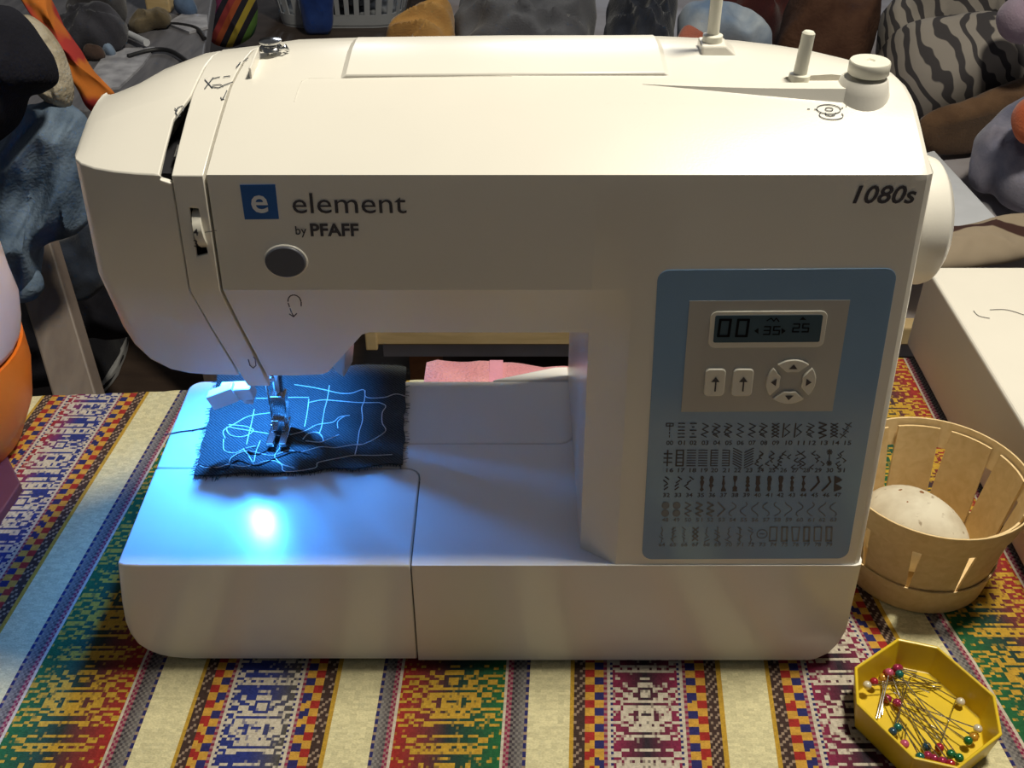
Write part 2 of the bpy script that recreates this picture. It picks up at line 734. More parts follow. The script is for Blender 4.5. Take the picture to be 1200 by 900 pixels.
def crest(x):
    return interp(x, [-.189, -.175, -.16, -.14, -.11, -.07, 0, .06, .1, .13, .155, .17],
                  [.2680, .2745, .2792, .2838, .2870, .2888, .290, .290, .2895, .2885, .2865, .284])


def bdepth(x):
    return interp(x, [-.19, -.175, -.16, -.14, -.11, .06, .1, .13, .155, .17], [.42, .58, .78, .93, 1, 1, .96, .88, .74, .62])


def profile(x, zb, z2, band=0.0, chamfer=True, fwd=0.0, rec=0.0, inset=0.0):
    """closed loop of (y, z): bottom front, crease points, front edge, top, back"""
    def yf(z):
        y = KA + KB * z - fwd + rec
        if chamfer and z < ZC:
            y += 0.45 * (ZC - z)
        return y
    out = [(yf(zb) + band, zb), (yf(z2) + band, z2), (yf(ZC), ZC), (yf(ZE - .003), ZE - .003), (yf(ZE), ZE)]
    C, B = crest(x), bdepth(x)
    ye = yf(ZE)
    y0 = KA + KB * ZE
    for y, z in TOPP:
        out.append((ye + (y - y0) * B, (ZE + (z - ZE) * (C - ZE) / (.290 - ZE) if z > ZE else z) ))
    out.append((ye + (.160 - y0) * B, zb))
    return out


def skew(z):
    return 0.0075 * max(0.0, (0.212 - z) / 0.055)


def bk(y, z):
    return .0038 * max(0.0, (y - .0197) / .08) if z > ZE - .001 else 0.0


def wall(x, z):
    k = max(0.0, min(1.0, (x - 0.10) / 0.065))
    return x + 0.0020 * k + (ZE - z) * 0.0085 * k


def cut_bm(bm, cutter):
    """cut one closed mesh out of another (real openings)"""
    obs = []
    for k in (bm, cutter):
        bmesh.ops.recalc_face_normals(k, faces=k.faces)
        me = bpy.data.meshes.new('t')
        k.to_mesh(me)
        k.free()
        o = bpy.data.objects.new('t', me)
        COL.objects.link(o)
        obs.append(o)
    md = obs[0].modifiers.new('cut', 'BOOLEAN')
    md.operation = 'DIFFERENCE'
    md.solver = 'EXACT'
    md.object = obs[1]
    res = bpy.data.meshes.new_from_object(obs[0].evaluated_get(bpy.context.evaluated_depsgraph_get()))
    out = bmesh.new()
    out.from_mesh(res)
    for o in obs:
        me = o.data
        bpy.data.objects.remove(o)
        bpy.data.meshes.remove(me)
    bpy.data.meshes.remove(res)
    return out


def slope_pt(px, py, lift=.00025):
    """point of the sloping top seen at a pixel (marching along the ray)"""
    r = ray(px, py)

    def top_z(p):
        y0 = KA + KB * ZE
        yy = y0 + (p.y - y0) / bdepth(p.x)
        zz = interp(yy, [y0] + [q[0] for q in TOPP], [ZE] + [q[1] for q in TOPP])
        return ZE + (zz - ZE) * (crest(p.x) - ZE) / (.290 - ZE)
    lo, t = .30, .30
    while t < .7 and (CAM + r * t).z > top_z(CAM + r * t):
        lo = t
        t += .004
    hi = t
    for _ in range(24):
        mid = (lo + hi) / 2
        p = CAM + r * mid
        if p.z > top_z(p):
            lo = mid
        else:
            hi = mid
    p = CAM + r * hi
    return Vector((p.x, p.y, top_z(p) + lift))


# --- main housing (arm, head right half and pillar)
XP, XB = 0.0337, 0.0505
st = []


def stat(x, zb, z2, band=0.0, chamfer=True, sk=False):
    pr = profile(x, zb, z2, band, chamfer)
    st.append([Vector(((x + (skew(z) + bk(y, z) if sk else 0)) if x < 0.09 else wall(x, z), y, z)) for y, z in pr])


stat(-.1213, .1576, .1915, sk=True)
stat(-.100, .1576, .1915)
stat(-.0880, .1585, .1915)
stat(-.0850, .1605, .1915)
stat(-.0664, .1870, .1917)
stat(-.0630, .1885, .1920)
for x in (-.04, 0.0, XP):
    stat(x, .1885, .1915)
# pillar: the leg of the C with its own bevelled inner edge
pr = profile(XP, BED - 0.001, .1915, 0.0, True)
pl = []
for i, (y, z) in enumerate(pr):
    if i == 0:
        y = KA + KB * z + 0.0115
    pl.append(Vector((XP, y, z)))
st.append(pl)
stat(XB, BED - 0.001, .1915, chamfer=False)
for x in (.07, .09, .105, .12, .135, .148, .157, .163):
    stat(x, BED - 0.001, .1915, chamfer=False)
# rounded right end
for dx, ins in ((.0652, .0012), (.0662, .003)):
    x = .1 + dx
    pr = profile(x, BED - 0.001, .1915, chamfer=False)
    cy = sum(p[0] for p in pr) / len(pr)
    st.append([Vector((wall(x, z), y + (ins if y < cy else -ins), z - (ins if z > .2 and i > 4 else 0)))
               for i, (y, z) in enumerate(pr)])
bm = bmesh.new()
loft(bm, st)
bmesh.ops.remove_doubles(bm, verts=bm.verts, dist=1e-6)
# the winder's guide slot is a real opening in the top
sl = [slope_pt(x, y, 0) for x, y in ((918, 92), (921, 90), (948, 88.5), (975, 87), (992, 89), (1000, 92), (985, 94.5), (950, 94.5), (925, 94.5))]
ct = bmesh.new()
prism(ct, [(p.x, p.y) for p in sl], min(p.z for p in sl) - .006, max(p.z for p in sl) + .01)
bm = cut_bm(bm, ct)
finish('main_housing', bm, M['white'], SM, smooth=28, bevel=0.0014, seg=3, bevang=24)

# --- left face cover
def zbl(x):
    return interp(x, [-.1835, -.182, -.179, -.174, -.168, -.160, -.150, -.13], [.196, .184, .174, .1665, .1622, .1592, .158, .1576])


def recl(x):
    return interp(x, [-.1835, -.1828, -.181, -.177, -.170, -.160, -.148, -.137], [.0225, .0185, .0145, .0105, .0065, .0033, .001, 0])


st = []
for x in (-.1835, -.1828, -.181, -.177, -.170, -.160, -.150, -.1425):
    zb = zbl(x)
    pr = profile(x, zb, max(zb + .006, .1915), rec=recl(x))
    xq = x if x > -.15 else -.15 + (x + .15) * .90
    side = max(0.0, min(1.0, (-x - .170) / .0135))
    st.append([Vector((xq - 0.006 * side * min(1, max(0, (y - .04) / .07)), y, z)) for y, z in pr])
for kk in (0,):
    pr = profile(-.1385, .1576, .1915)
    ring = []
    for i, (y, z) in enumerate(pr):
        slot = i in (4, 5, 6)
        xe = -.1402 if slot else -.1356 + skew(z) * 1.15
        ring.append(Vector((xe, y, z)))
    st.append(ring)
    # the cover is a hollow shell: its open end runs back inside
    m_ = len(pr)

    def inset(i, v, x, d=.002):
        return Vector((x, v.y + (d if i <= 4 else -2 * d if i >= m_ - 3 else 0), v.z - (d if 4 <= i < m_ - 2 else 0) + (d if i in (0, m_ - 1) else 0)))
    st.append([inset(i, v, v.x) for i, v in enumerate(ring)])
    st.append([inset(i, v, -.1475, .0045) for i, v in enumerate(ring)])
bm = bmesh.new()
loft(bm, st)
finish('face_cover', bm, M['white'], SM, smooth=40, bevel=0.0006, seg=2, bevang=30)

# --- threading strip between the two seams
st = []
for x, w in ((-.1350, 0), (-.1225, 1)):
    pr = profile(x, .1500, .1915, fwd=0.0006)[:-2]
    m_ = len(pr)
    outer = [Vector((x + skew(z) * (1.25 if w == 0 else 1.0) + w * bk(y, z), y, z)) for y, z in pr]
    inner = [Vector((v.x, v.y + (.0018 if i <= 4 else -.0018 if i == m_ - 1 else 0), v.z - (.0018 if i >= 4 else 0))) for i, v in enumerate(outer)]
    st.append(outer + inner[::-1])
bm = bmesh.new()
loft(bm, st)
# window for the tension dial, cut right through the strip
ct = bmesh.new()
nrm = Vector((0, -1, KB)).normalized()
cp_ = [atplane(x, y, (0, KA, 0), nrm) for x, y in ((222, 243), (233, 244), (244, 297), (231, 300))]
ca, cb2 = [ct.verts.new(p + nrm * .004) for p in cp_], [ct.verts.new(p - nrm * .005) for p in cp_]
ct.faces.new(ca)
ct.faces.new(cb2[::-1])
for k in range(4):
    ct.faces.new((ca[k], cb2[k], cb2[(k + 1) % 4], ca[(k + 1) % 4]))
bm = cut_bm(bm, ct)
finish('threading_strip', bm, M['white'], SM, smooth=28, bevel=0.0004, seg=2)

# pale lip at the lower end of the take-up slot
bm = bmesh.new()
lp = Vector((-.1378, KA + KB * .2635 - .0002, .2636))
obox(bm, lp, (.0021, 0, -.0008), (0, .0012, .0002), (.0002, 0, .0006))
finish('slot_lip', bm, M['white'], SM, smooth=0, bevel=.0004)

# --- dark inner chassis seen in the seams
bm = bmesh.new()
box(bm, -.165, .10, .030, .135, .196, .262)
box(bm, -.160, -.09, .048, .135, .166, .198)
finish('chassis', bm, M['dark'], SM, smooth=0)

# take-up lever deep in the slot
bm = bmesh.new()
tube(bm, [(-.1376, .05, .262), (-.1376, .043, .268), (-.1376, .036, .266)], .0009, 6)
finish('take_up_lever', bm, M['steel'], SM)

# --- base
SEAM = 0.0007
XS = -.0495
XL = -.192
YT = .0733


def tray_zb(x):
    return interp(x, [-.192, -.1912, -.189, -.185, -.180, -.174, -.166], [.027, .019, .0125, .0075, .0042, .0022, .0012])


st = []
for x in (-.192, -.1912, -.189, -.185, -.180, -.174, -.166, -.12, -.0575, -.0545, -.0520, -.0503, -.0495):
    zb = tray_zb(x)
    yb = YT - interp(x, [-.0575, -.0545, -.052, -.0503, -.0495], [0, .0006, .0022, .0048, .008])
    yin = interp(x, [-.192, -.189, -.18], [.002, .0005, 0])
    # front face bellies out a touch
    xin = 0
    wl = max(0.0, min(1.0, (-.155 - x) / .037))

    def fx(z):
        return x - wl * interp(z, [.0, .03, .045, BED], [.0045, .0045, .0032, 0])
    z1, z2 = max(zb + .002, .018), max(zb + .004, .043)
    st.append([Vector((fx(zb), yin + .0006, zb)), Vector((fx(z1), yin - .0005, z1)), Vector((fx(z2), yin - .0004, z2)), Vector((x, yin, BED)),
               Vector((x, yb, BED)), Vector((fx(z2), yb, z2)), Vector((fx(zb), yb, zb))])
# left wall draws in towards the table
bm = bmesh.new()
loft(bm, st)
finish('extension_tray', bm, M['white_base'], SM, smooth=30, bevel=0.0011, seg=3)

fa = [(XL, YT + SEAM), (-.0605, YT + SEAM), (-.0605, .0947)] + arc(.0346 - .009, .0947 + .009, .009, -90, 0) + \
     [(.0346, .1545)] + arc(XL + .008, .1545 - .008, .008, 90, 180)


def draw_in(z):
    d = interp(z, [.0012, .006, .016, .03], [.010, .0045, .0005, -.002])

    def fn(x, y):
        return (x + d if x < -.15 else x - d if x > .15 else x, y)
    return fn


LV = [(z, draw_in(z)) for z in (.0012, .006, .016, .03)] + [(BED, None)]
bm = bmesh.new()
prism(bm, fa, 0, 0, LV)
finish('free_arm', bm, M['white_base'], SM, smooth=30, bevel=0.0010, seg=3)


def bwall(x, z):
    return x


bb = [(XS + SEAM, 0.0)] + [(.1717 - .004, 0.0), (.1705, .0008), (.1717, .004), (.1722, .15), (.170, .160), (.0352, .160), (.0352, .1037)] + \
     arc(.0346 - .009, .0947 + .009, .0097, 0, -90) + [(-.0598, .0940), (-.0598, YT + SEAM)] + \
     [(-.0575, YT + SEAM), (-.0540, YT - .0003), (-.0513, YT - .0020), (-.0495, YT - .0046), (XS + SEAM, YT - .009)]


def bfn(z):
    d = interp(z, [.0012, .006, .014, .024, BED], [.012, .006, .002, 0, .0008])

    def fn(x, y):
        return (x - d if x > .15 else x, y)
    return fn


bm = bmesh.new()
prism(bm, bb, 0, 0, [(z, bfn(z)) for z in (.0012, .0060, .014, .024, BED)])
finish('base_housing', bm, M['white_base'], SM, smooth=30, bevel=0.0010, seg=3)
bm = bmesh.new()
box(bm, -.17, .15, .006, .148, .010, .064)
finish('base_core', bm, M['dark'], SM, smooth=0)
# rear deck curving out behind the pillar
bm = bmesh.new()
prism(bm, [(-.012, .1555), (.0340, .1555), (.034, .1695), (.026, .1690)], .010, BED + .0004)
finish('rear_deck', bm, M['white_base'], SM, smooth=0, bevel=.001)
for x, y in ((-.15, .03), (.13, .03), (.13, .13), (-.15, .13)):
    bm = bmesh.new()
    lathe(bm, [(.010, -.0006), (.010, .0030), (.009, .0108)], 20, (x, y, 0))
    finish('rubber_foot', bm, M['dark'], SM)
# needle plate with feed slots under the cloth
bm = bmesh.new()
prism(bm, rrect(-.163, -.097, .0765, .140, .006), BED - .002, BED + .0004)
npl = finish('needle_plate', bm, M['steel'], SM, smooth=30, bevel=.0003)

# --- carry handle on the deck
def deck(x, y):
    C = crest(x)
    zz = interp(y, [p[0] for p in TOPP], [p[1] for p in TOPP])
    return ZE + (zz - ZE) * (C - ZE) / (.290 - ZE)


bm = bmesh.new()
hx0, hx1 = -.0745, .0685
ring = []
for x, dz in ((hx0, -.001), (hx0 + .004, .0014), (hx1 - .004, .0014), (hx1, -.001)):
    pr = []
    for y in (.0725, .085, .098, .112, .120):
        pr.append(Vector((x, y, deck(x, y) + dz)))
    for y in (.120, .0725):
        pr.append(Vector((x, y, deck(x, y) - .004)))
    ring.append(pr)
loft(bm, ring)
finish('carry_handle', bm, M['white'], SM, smooth=28, bevel=.0006)
# fine moulded line of the compartment on the sloping top
bm = bmesh.new()


tube(bm, [slope_pt(345, 119, 0), slope_pt(349, 106, 0), slope_pt(354, 95, 0), slope_pt(362, 92, 0)], .00022, 5)
tube(bm, [slope_pt(362, 92, 0), slope_pt(480, 90.5, 0), slope_pt(600, 89.5, 0)], .00016, 5)
finish('moulded_line', bm, M['white'], SM)


# --- front plane helper: local (u along x, w up the plane)
def fp(px, py, lift=.0003):
    n = Vector((0, -1, KB)).normalized()
    p = atplane(px, py, (0, KA, 0), n)
    return p + n * lift


NF = Vector((0, -1, KB)).normalized()
UF = Vector((1, 0, 0))
WF = Vector((0, KB, 1)).normalized()


def plate(bm, pts, lift0, lift1):
    """solid plate on the front plane; pts already on the plane (lift 0)"""
    a = [bm.verts.new(p + NF * lift0) for p in pts]
    b = [bm.verts.new(p + NF * lift1) for p in pts]
    n = len(pts)
    bm.faces.new(a)
    bm.faces.new(b[::-1])
    for k in range(n):
        bm.faces.new((a[k], b[k], b[(k + 1) % n], a[(k + 1) % n]))


def quadmap(corners):
    """corners (tl,tr,br,bl) on the plane -> f(u,v) with v down"""
    tl, tr, br, bl = corners

    def f(u, v):
        return (tl * (1 - u) + tr * u) * (1 - v) + (bl * (1 - u) + br * u) * v
    return f


def text_mesh(bm, s, origin, u, w, size, bold=0.0, extr=.00008, mi=0, italic=0.0, align='LEFT', width=None):
    cu = bpy.data.curves.new('t', 'FONT')
    cu.body = s
    cu.size = 1.0
    cu.offset = bold
    cu.align_x = align
    cu.shear = italic
    cu.resolution_u = 3
    to = bpy.data.objects.new('t', cu)
    COL.objects.link(to)
    dg = bpy.context.evaluated_depsgraph_get()
    me = bpy.data.meshes.new_from_object(to.evaluated_get(dg))
    bpy.data.objects.remove(to)
    bpy.data.curves.remove(cu)
    sx = 1.0
    if width:
        xs = [v.co.x for v in me.vertices]
        sx = width / ((max(xs) - min(xs)) * size)
    n = u.cross(w)
    off = len(bm.verts)
    vs = [bm.verts.new(origin + u * (v.co.x * size * sx) + w * (v.co.y * size) + n * extr) for v in me.vertices]
    for p in me.polygons:
        try:
            bm.faces.new([vs[i] for i in p.vertices]).material_index = mi
        except ValueError:
            pass
    bpy.data.meshes.remove(me)


def width_at(px0, px1, py):
    return (fp(px1, py) - fp(px0, py)).length


def lettering(name, s, px, py, px2, cap_px, m, bold=0.0, italic=0.0):
    """text on the front plane: baseline-left pixel, right-end pixel, cap height in pixels"""
    bm = bmesh.new()
    o = fp(px, py, .0003)
    h = (fp(px, py) - fp(px, py - cap_px)).length
    text_mesh(bm, s, o, UF, WF, h / 0.70, bold, 0, 0, italic, width=width_at(px, px2, py))
    return finish(name, bm, m, SM, smooth=0, recalc=False)


bm = bmesh.new()
plate(bm, [fp(281, 216.5, 0), fp(322.5, 216, 0), fp(327, 256.5, 0), fp(287, 257, 0)], .0002, -.0005)
lg = finish('logo_square', bm, M['logo_blue'], SM, smooth=0)
bm = bmesh.new()
o_ = fp(294.5, 248.5, .00035)
h_ = (fp(295, 249) - fp(295, 227)).length
text_mesh(bm, 'e', o_, UF, WF, h_ / 0.52, .012, 0, width=width_at(294.5, 314, 240))
finish('lettering', bm, M['logo_white'], SM, smooth=0, recalc=False)
lettering('lettering', 'element', 342, 249.5, 475, 24, M['ink'], 0.0)
lettering('lettering', 'by', 346, 274.5, 359, 10, M['ink'], 0.006)
lettering('lettering', 'PFAFF', 363.5, 276, 420, 14, M['ink'], 0.03)
lettering('lettering', '1080s', 993, 237.5, 1066, 20, M['ink'], 0.02, 0.22)


# --- thin print strokes on the front plane
def stroke(bm, pts, wd, closed=False):
    """flat ribbon; pts on the plane"""
    n = len(pts)
    for i in range(n if closed else n - 1):
        a, b = pts[i], pts[(i + 1) % n]
        d = (b - a)
        if d.length < 1e-7:
            continue
        d.normalize()
        s = NF.cross(d) * wd * .5
        e = d * wd * .35
        vs = [bm.verts.new(p) for p in (a - s - e, b - s + e, b + s + e, a + s - e)]
        bm.faces.new(vs)


# reverse button
cb = fp(335, 306, 0)
bm = bmesh.new()
pts = []
for k in range(36):
    t = 2 * math.pi * k / 36
    pts.append((math.cos(t), math.sin(t)))
for r, m_, nm, l0, l1 in ((1.10, 'white', 'button_rim', .0006, -.001), (1.0, 'button_grey', 'reverse_button', .0016, -.001)):
    bm = bmesh.new()
    plate(bm, [cb + UF * (.0084 * r * x) + WF * (.0068 * r * y) for x, y in pts], l0, l1)
    finish(nm, bm, M[m_], SM, smooth=40, bevel=.0005)
# return-stitch arrow
bm = bmesh.new()
c0 = fp(346, 356, .0003)
kx = width_at(340, 341, 356)


def ap(dx, dy):
    return c0 + UF * (dx * kx) - WF * (dy * kx * 1.18)


arcp = [ap(7.5 * math.cos(math.radians(a)) - .5, -3 - 7 * math.sin(math.radians(a))) for a in range(0, 181, 20)]
stroke(bm, arcp, .0005)
stroke(bm, [ap(7.3, -2), ap(6.8, 2)], .0005)
stroke(bm, [ap(-8, -1), ap(-7, 3)], .0005)
stroke(bm, [ap(-6.5, 5), ap(-5.5, 9)], .0005)
stroke(bm, [ap(-5, 10), ap(-3.5, 13)], .0005)
stroke(bm, [ap(-8, 11), ap(-3.5, 14), ap(.5, 10.5)], .0005)
finish('printed_arrow', bm, M['ink'], SM, smooth=0, recalc=False)
# hook mark at the tip of the threading strip
bm = bmesh.new()
nb = Vector((0, -1, -.35)).normalized()


def fs(px, py, lift=.0012):
    zc = .163
    p0 = Vector((0, KA + KB * ZC - .0006, ZC))
    n = Vector((0, -1, -(0.45 - KB))).normalized()
    return atplane(px, py, p0, n) + n * lift


for seg in ([(291, 421), (293, 428), (297, 431), (300, 428), (299, 420), (297, 418)],):
    tube(bm, [fs(*p, .0002) for p in seg], .00022, 5)
finish('printed_hook', bm, M['ink'], SM)

# tension dial in its window on the threading strip
bm = bmesh.new()
dc = fp(234, 272, 0)
bm = bmesh.new()
for r_ in ((0,),):
    prof = [(-.0017, .0078), (.0017, .0078)]
    n = 40
    a_, b_ = [], []
    cc = fp(234.5, 271, -.0055)
    lean = (WF + UF * -.10).normalized()
    for k in range(n):
        t = 2 * math.pi * k / n
        rr = .0088 * (1.0 if k % 2 else .975)
        q = cc + NF * (rr * math.cos(t)) + lean * (rr * math.sin(t))
        a_.append(bm.verts.new(q - UF * .0019))
        b_.append(bm.verts.new(q + UF * .0019))
    bm.faces.new(a_)
    bm.faces.new(b_[::-1])
    for k in range(n):
        bm.faces.new((a_[k], b_[k], b_[(k + 1) % n], a_[(k + 1) % n]))
finish('tension_dial', bm, M['key'], SM, smooth=30, bevel=.0002)
bm = bmesh.new()
stroke(bm, [fp(241, 271, .0011), fp(254, 269, .0011)], .0004)
finish('dial_mark', bm, M['grey_line'], SM, smooth=0, recalc=False)
bm = bmesh.new()
for s_, py in (('4', 268), ('3', 281)):
    text_mesh(bm, s_, fp(229.5, py + 4, .0036), UF, WF, .0042, .01, 0)
finish('lettering', bm, M['ink'], SM, smooth=0, recalc=False)

# --- control panel
TL, TR, BR, BL = fp(771, 316, 0), fp(1052, 314, 0), fp(993, 654, 0), fp(752, 655, 0)
Q = quadmap((TL, TR, BR, BL))
PW, PH = (TR - TL).length, (TL - BL).length


def qround(u0, u1, v0, v1, rad):
    ru, rv = rad / PW, rad / PH
    out = []
    for cx, cy, a0 in ((u1 - ru, v0 + rv, -90), (u1 - ru, v1 - rv, 0), (u0 + ru, v1 - rv, 90), (u0 + ru, v0 + rv, 180)):
        for k in range(6):
            a = math.radians(a0 + 90 * k / 5)
            out.append(Q(cx + ru * math.cos(a), cy + rv * math.sin(a)))
    return out


def quv(px, py):
    """panel (u,v) of a pixel by iteration"""
    p = fp(px, py, 0)
    u, v = .5, .5
    for _ in range(12):
        e = p - Q(u, v)
        du = (Q(u + .001, v) - Q(u, v)) / .001
        dv = (Q(u, v + .001) - Q(u, v)) / .001
        u += e.dot(du) / du.dot(du)
        v += e.dot(dv) / dv.dot(dv)
    return u, v


bm = bmesh.new()
plate(bm, qround(0, 1, 0, 1, .005), .0004, -.001)
cp = finish('control_panel', bm, M['panel_blue'], SM, smooth=30, bevel=.00015)
g0, g1 = quv(808, 352), quv(975, 482)
bm = bmesh.new()
plate(bm, [fp(808, 352, 0), fp(996, 351, 0), fp(975, 481, 0), fp(798, 482, 0)], .0006, 0)
finish('display_field', bm, M['panel_grey'], cp, smooth=0)
bm = bmesh.new()


def rpx(px0, px1, py0, py1, rad, lift=0):
    tl, br = quv(px0, py0), quv(px1, py1)
    tr, bl = quv(px1, py0), quv(px0, py1)
    return tl, tr, br, bl


a = quv(834, 366)
b = quv(964, 404)
plate(bm, qround(quv(831, 384)[0], quv(967, 384)[0], quv(900, 363.5)[1], quv(900, 406)[1], .003), .0011, 0)
finish('display_frame', bm, M['key'], cp, smooth=30, bevel=.0002)
bm = bmesh.new()
U0, U1, V0, V1 = quv(836.5, 384)[0], quv(961.5, 384)[0], quv(900, 368)[1], quv(900, 399.5)[1]
plate(bm, qround(U0, U1, V0, V1, .0008), .0013, 0)
lcd = finish('display_glass', bm, M['lcd'], cp, smooth=0)


# LCD segments
def lpt(px, py, lift=.0015):
    return fp(px, py, 0) + NF * lift


bm = bmesh.new()


def seg7(px, py, wpx, hpx, on, wd):
    s = .12 * hpx
    x0, x1, y0, ym, y1 = px, px + wpx, py, py + hpx / 2, py + hpx
    sl = .14 * hpx
    S = {'a': ((x0 + sl, y0), (x1 + sl, y0)), 'b': ((x1 + sl, y0), (x1 + sl / 2, ym)), 'c': ((x1 + sl / 2, ym), (x1, y1)),
         'd': ((x0, y1), (x1, y1)), 'e': ((x0 + sl / 2, ym), (x0, y1)), 'f': ((x0 + sl, y0), (x0 + sl / 2, ym)),
         'g': ((x0 + sl / 2, ym), (x1 + sl / 2, ym))}
    for k in on:
        stroke(bm, [lpt(*S[k][0]), lpt(*S[k][1])], wd)


seg7(841, 373, 12, 19, 'abcdef', .0011)
seg7(862, 373, 12, 19, 'abcdef', .0011)
seg7(894, 381, 7, 9, 'abcdg', .0006)
seg7(905, 381, 7, 9, 'acdfg', .0006)
seg7(928, 378, 7, 9, 'abdeg', .0006)
seg7(939, 378, 7, 9, 'acdfg', .0006)
for x, d in ((886, -1), (917, 1)):
    vs = [bm.verts.new(lpt(x + 3 * d, 386)), bm.verts.new(lpt(x - 2 * d, 382.5)), bm.verts.new(lpt(x - 2 * d, 389.5))]
    bm.faces.new(vs)
stroke(bm, [lpt(898, 374), lpt(903, 371), lpt(906, 374.5), lpt(909, 371), lpt(912, 375)], .0005)
vs = [bm.verts.new(lpt(940, 369.5)), bm.verts.new(lpt(936, 373)), bm.verts.new(lpt(944, 373))]
bm.faces.new(vs)
finish('display_digits', bm, M['lcd_ink'], cp, smooth=0, recalc=False)

# keys
for px in (837, 869.5):
    bm = bmesh.new()
    u0, u1 = quv(px - 12, 446)[0], quv(px + 12, 446)[0]
    v0, v1 = quv(px, 430.5)[1], quv(px, 462)[1]
    plate(bm, qround(u0, u1, v0, v1, .002), .0019, 0)
    finish('stitch_key', bm, M['key'], cp, smooth=30, bevel=.0004)
    bm = bmesh.new()
    stroke(bm, [lpt(px, 455.5, .0021), lpt(px + 1, 444, .0021)], .0007)
    vs = [bm.verts.new(lpt(px - 4.5, 445, .0021)), bm.verts.new(lpt(px + 5.5, 445, .0021)), bm.verts.new(lpt(px + 1, 439, .0021))]
    bm.faces.new(vs)
    finish('key_arrow', bm, M['ink'], cp, smooth=0, recalc=False)
kc = fp(926, 445.5, 0)
rx = width_at(897, 926, 446)
ry = (fp(926, 445) - fp(926, 420)).length * 1.03
for q in range(4):
    a0 = q * 90
    bm = bmesh.new()
    pts = []
    for s_, lim in ((1.0, 39), (.46, 22)):
        row = []
        rng = [lim * (-1 + 2 * k / 8) for k in range(9)] if s_ == 1.0 else [28, 0, -28]
        for t in rng:
            an = math.radians(a0 + t)
            if s_ == 1.0:
                row.append(kc + UF * (rx * math.cos(an)) + WF * (ry * math.sin(an)))
            else:
                rr = .46 / max(.35, math.cos(math.radians(t))) * (.95 if t else 1)
                row.append(kc + UF * (rx * rr * math.cos(an)) + WF * (ry * rr * math.sin(an)))
        pts += row
    plate(bm, pts, .0019, 0)
    finish('arrow_key', bm, M['key'], cp, smooth=30, bevel=.0003)
    bm = bmesh.new()
    an = math.radians(a0)
    e1 = UF * math.cos(an) + WF * math.sin(an)
    e2 = UF * -math.sin(an) + WF * math.cos(an)
    c2 = kc + UF * (rx * .70 * math.cos(an)) + WF * (ry * .70 * math.sin(an)) + NF * .0021
    vs = [bm.verts.new(c2 + e1 * .0013), bm.verts.new(c2 - e1 * .0011 + e2 * .0019), bm.verts.new(c2 - e1 * .0011 - e2 * .0019)]
    bm.faces.new(vs)
    finish('key_arrow', bm, M['ink'], cp, smooth=0, recalc=False)

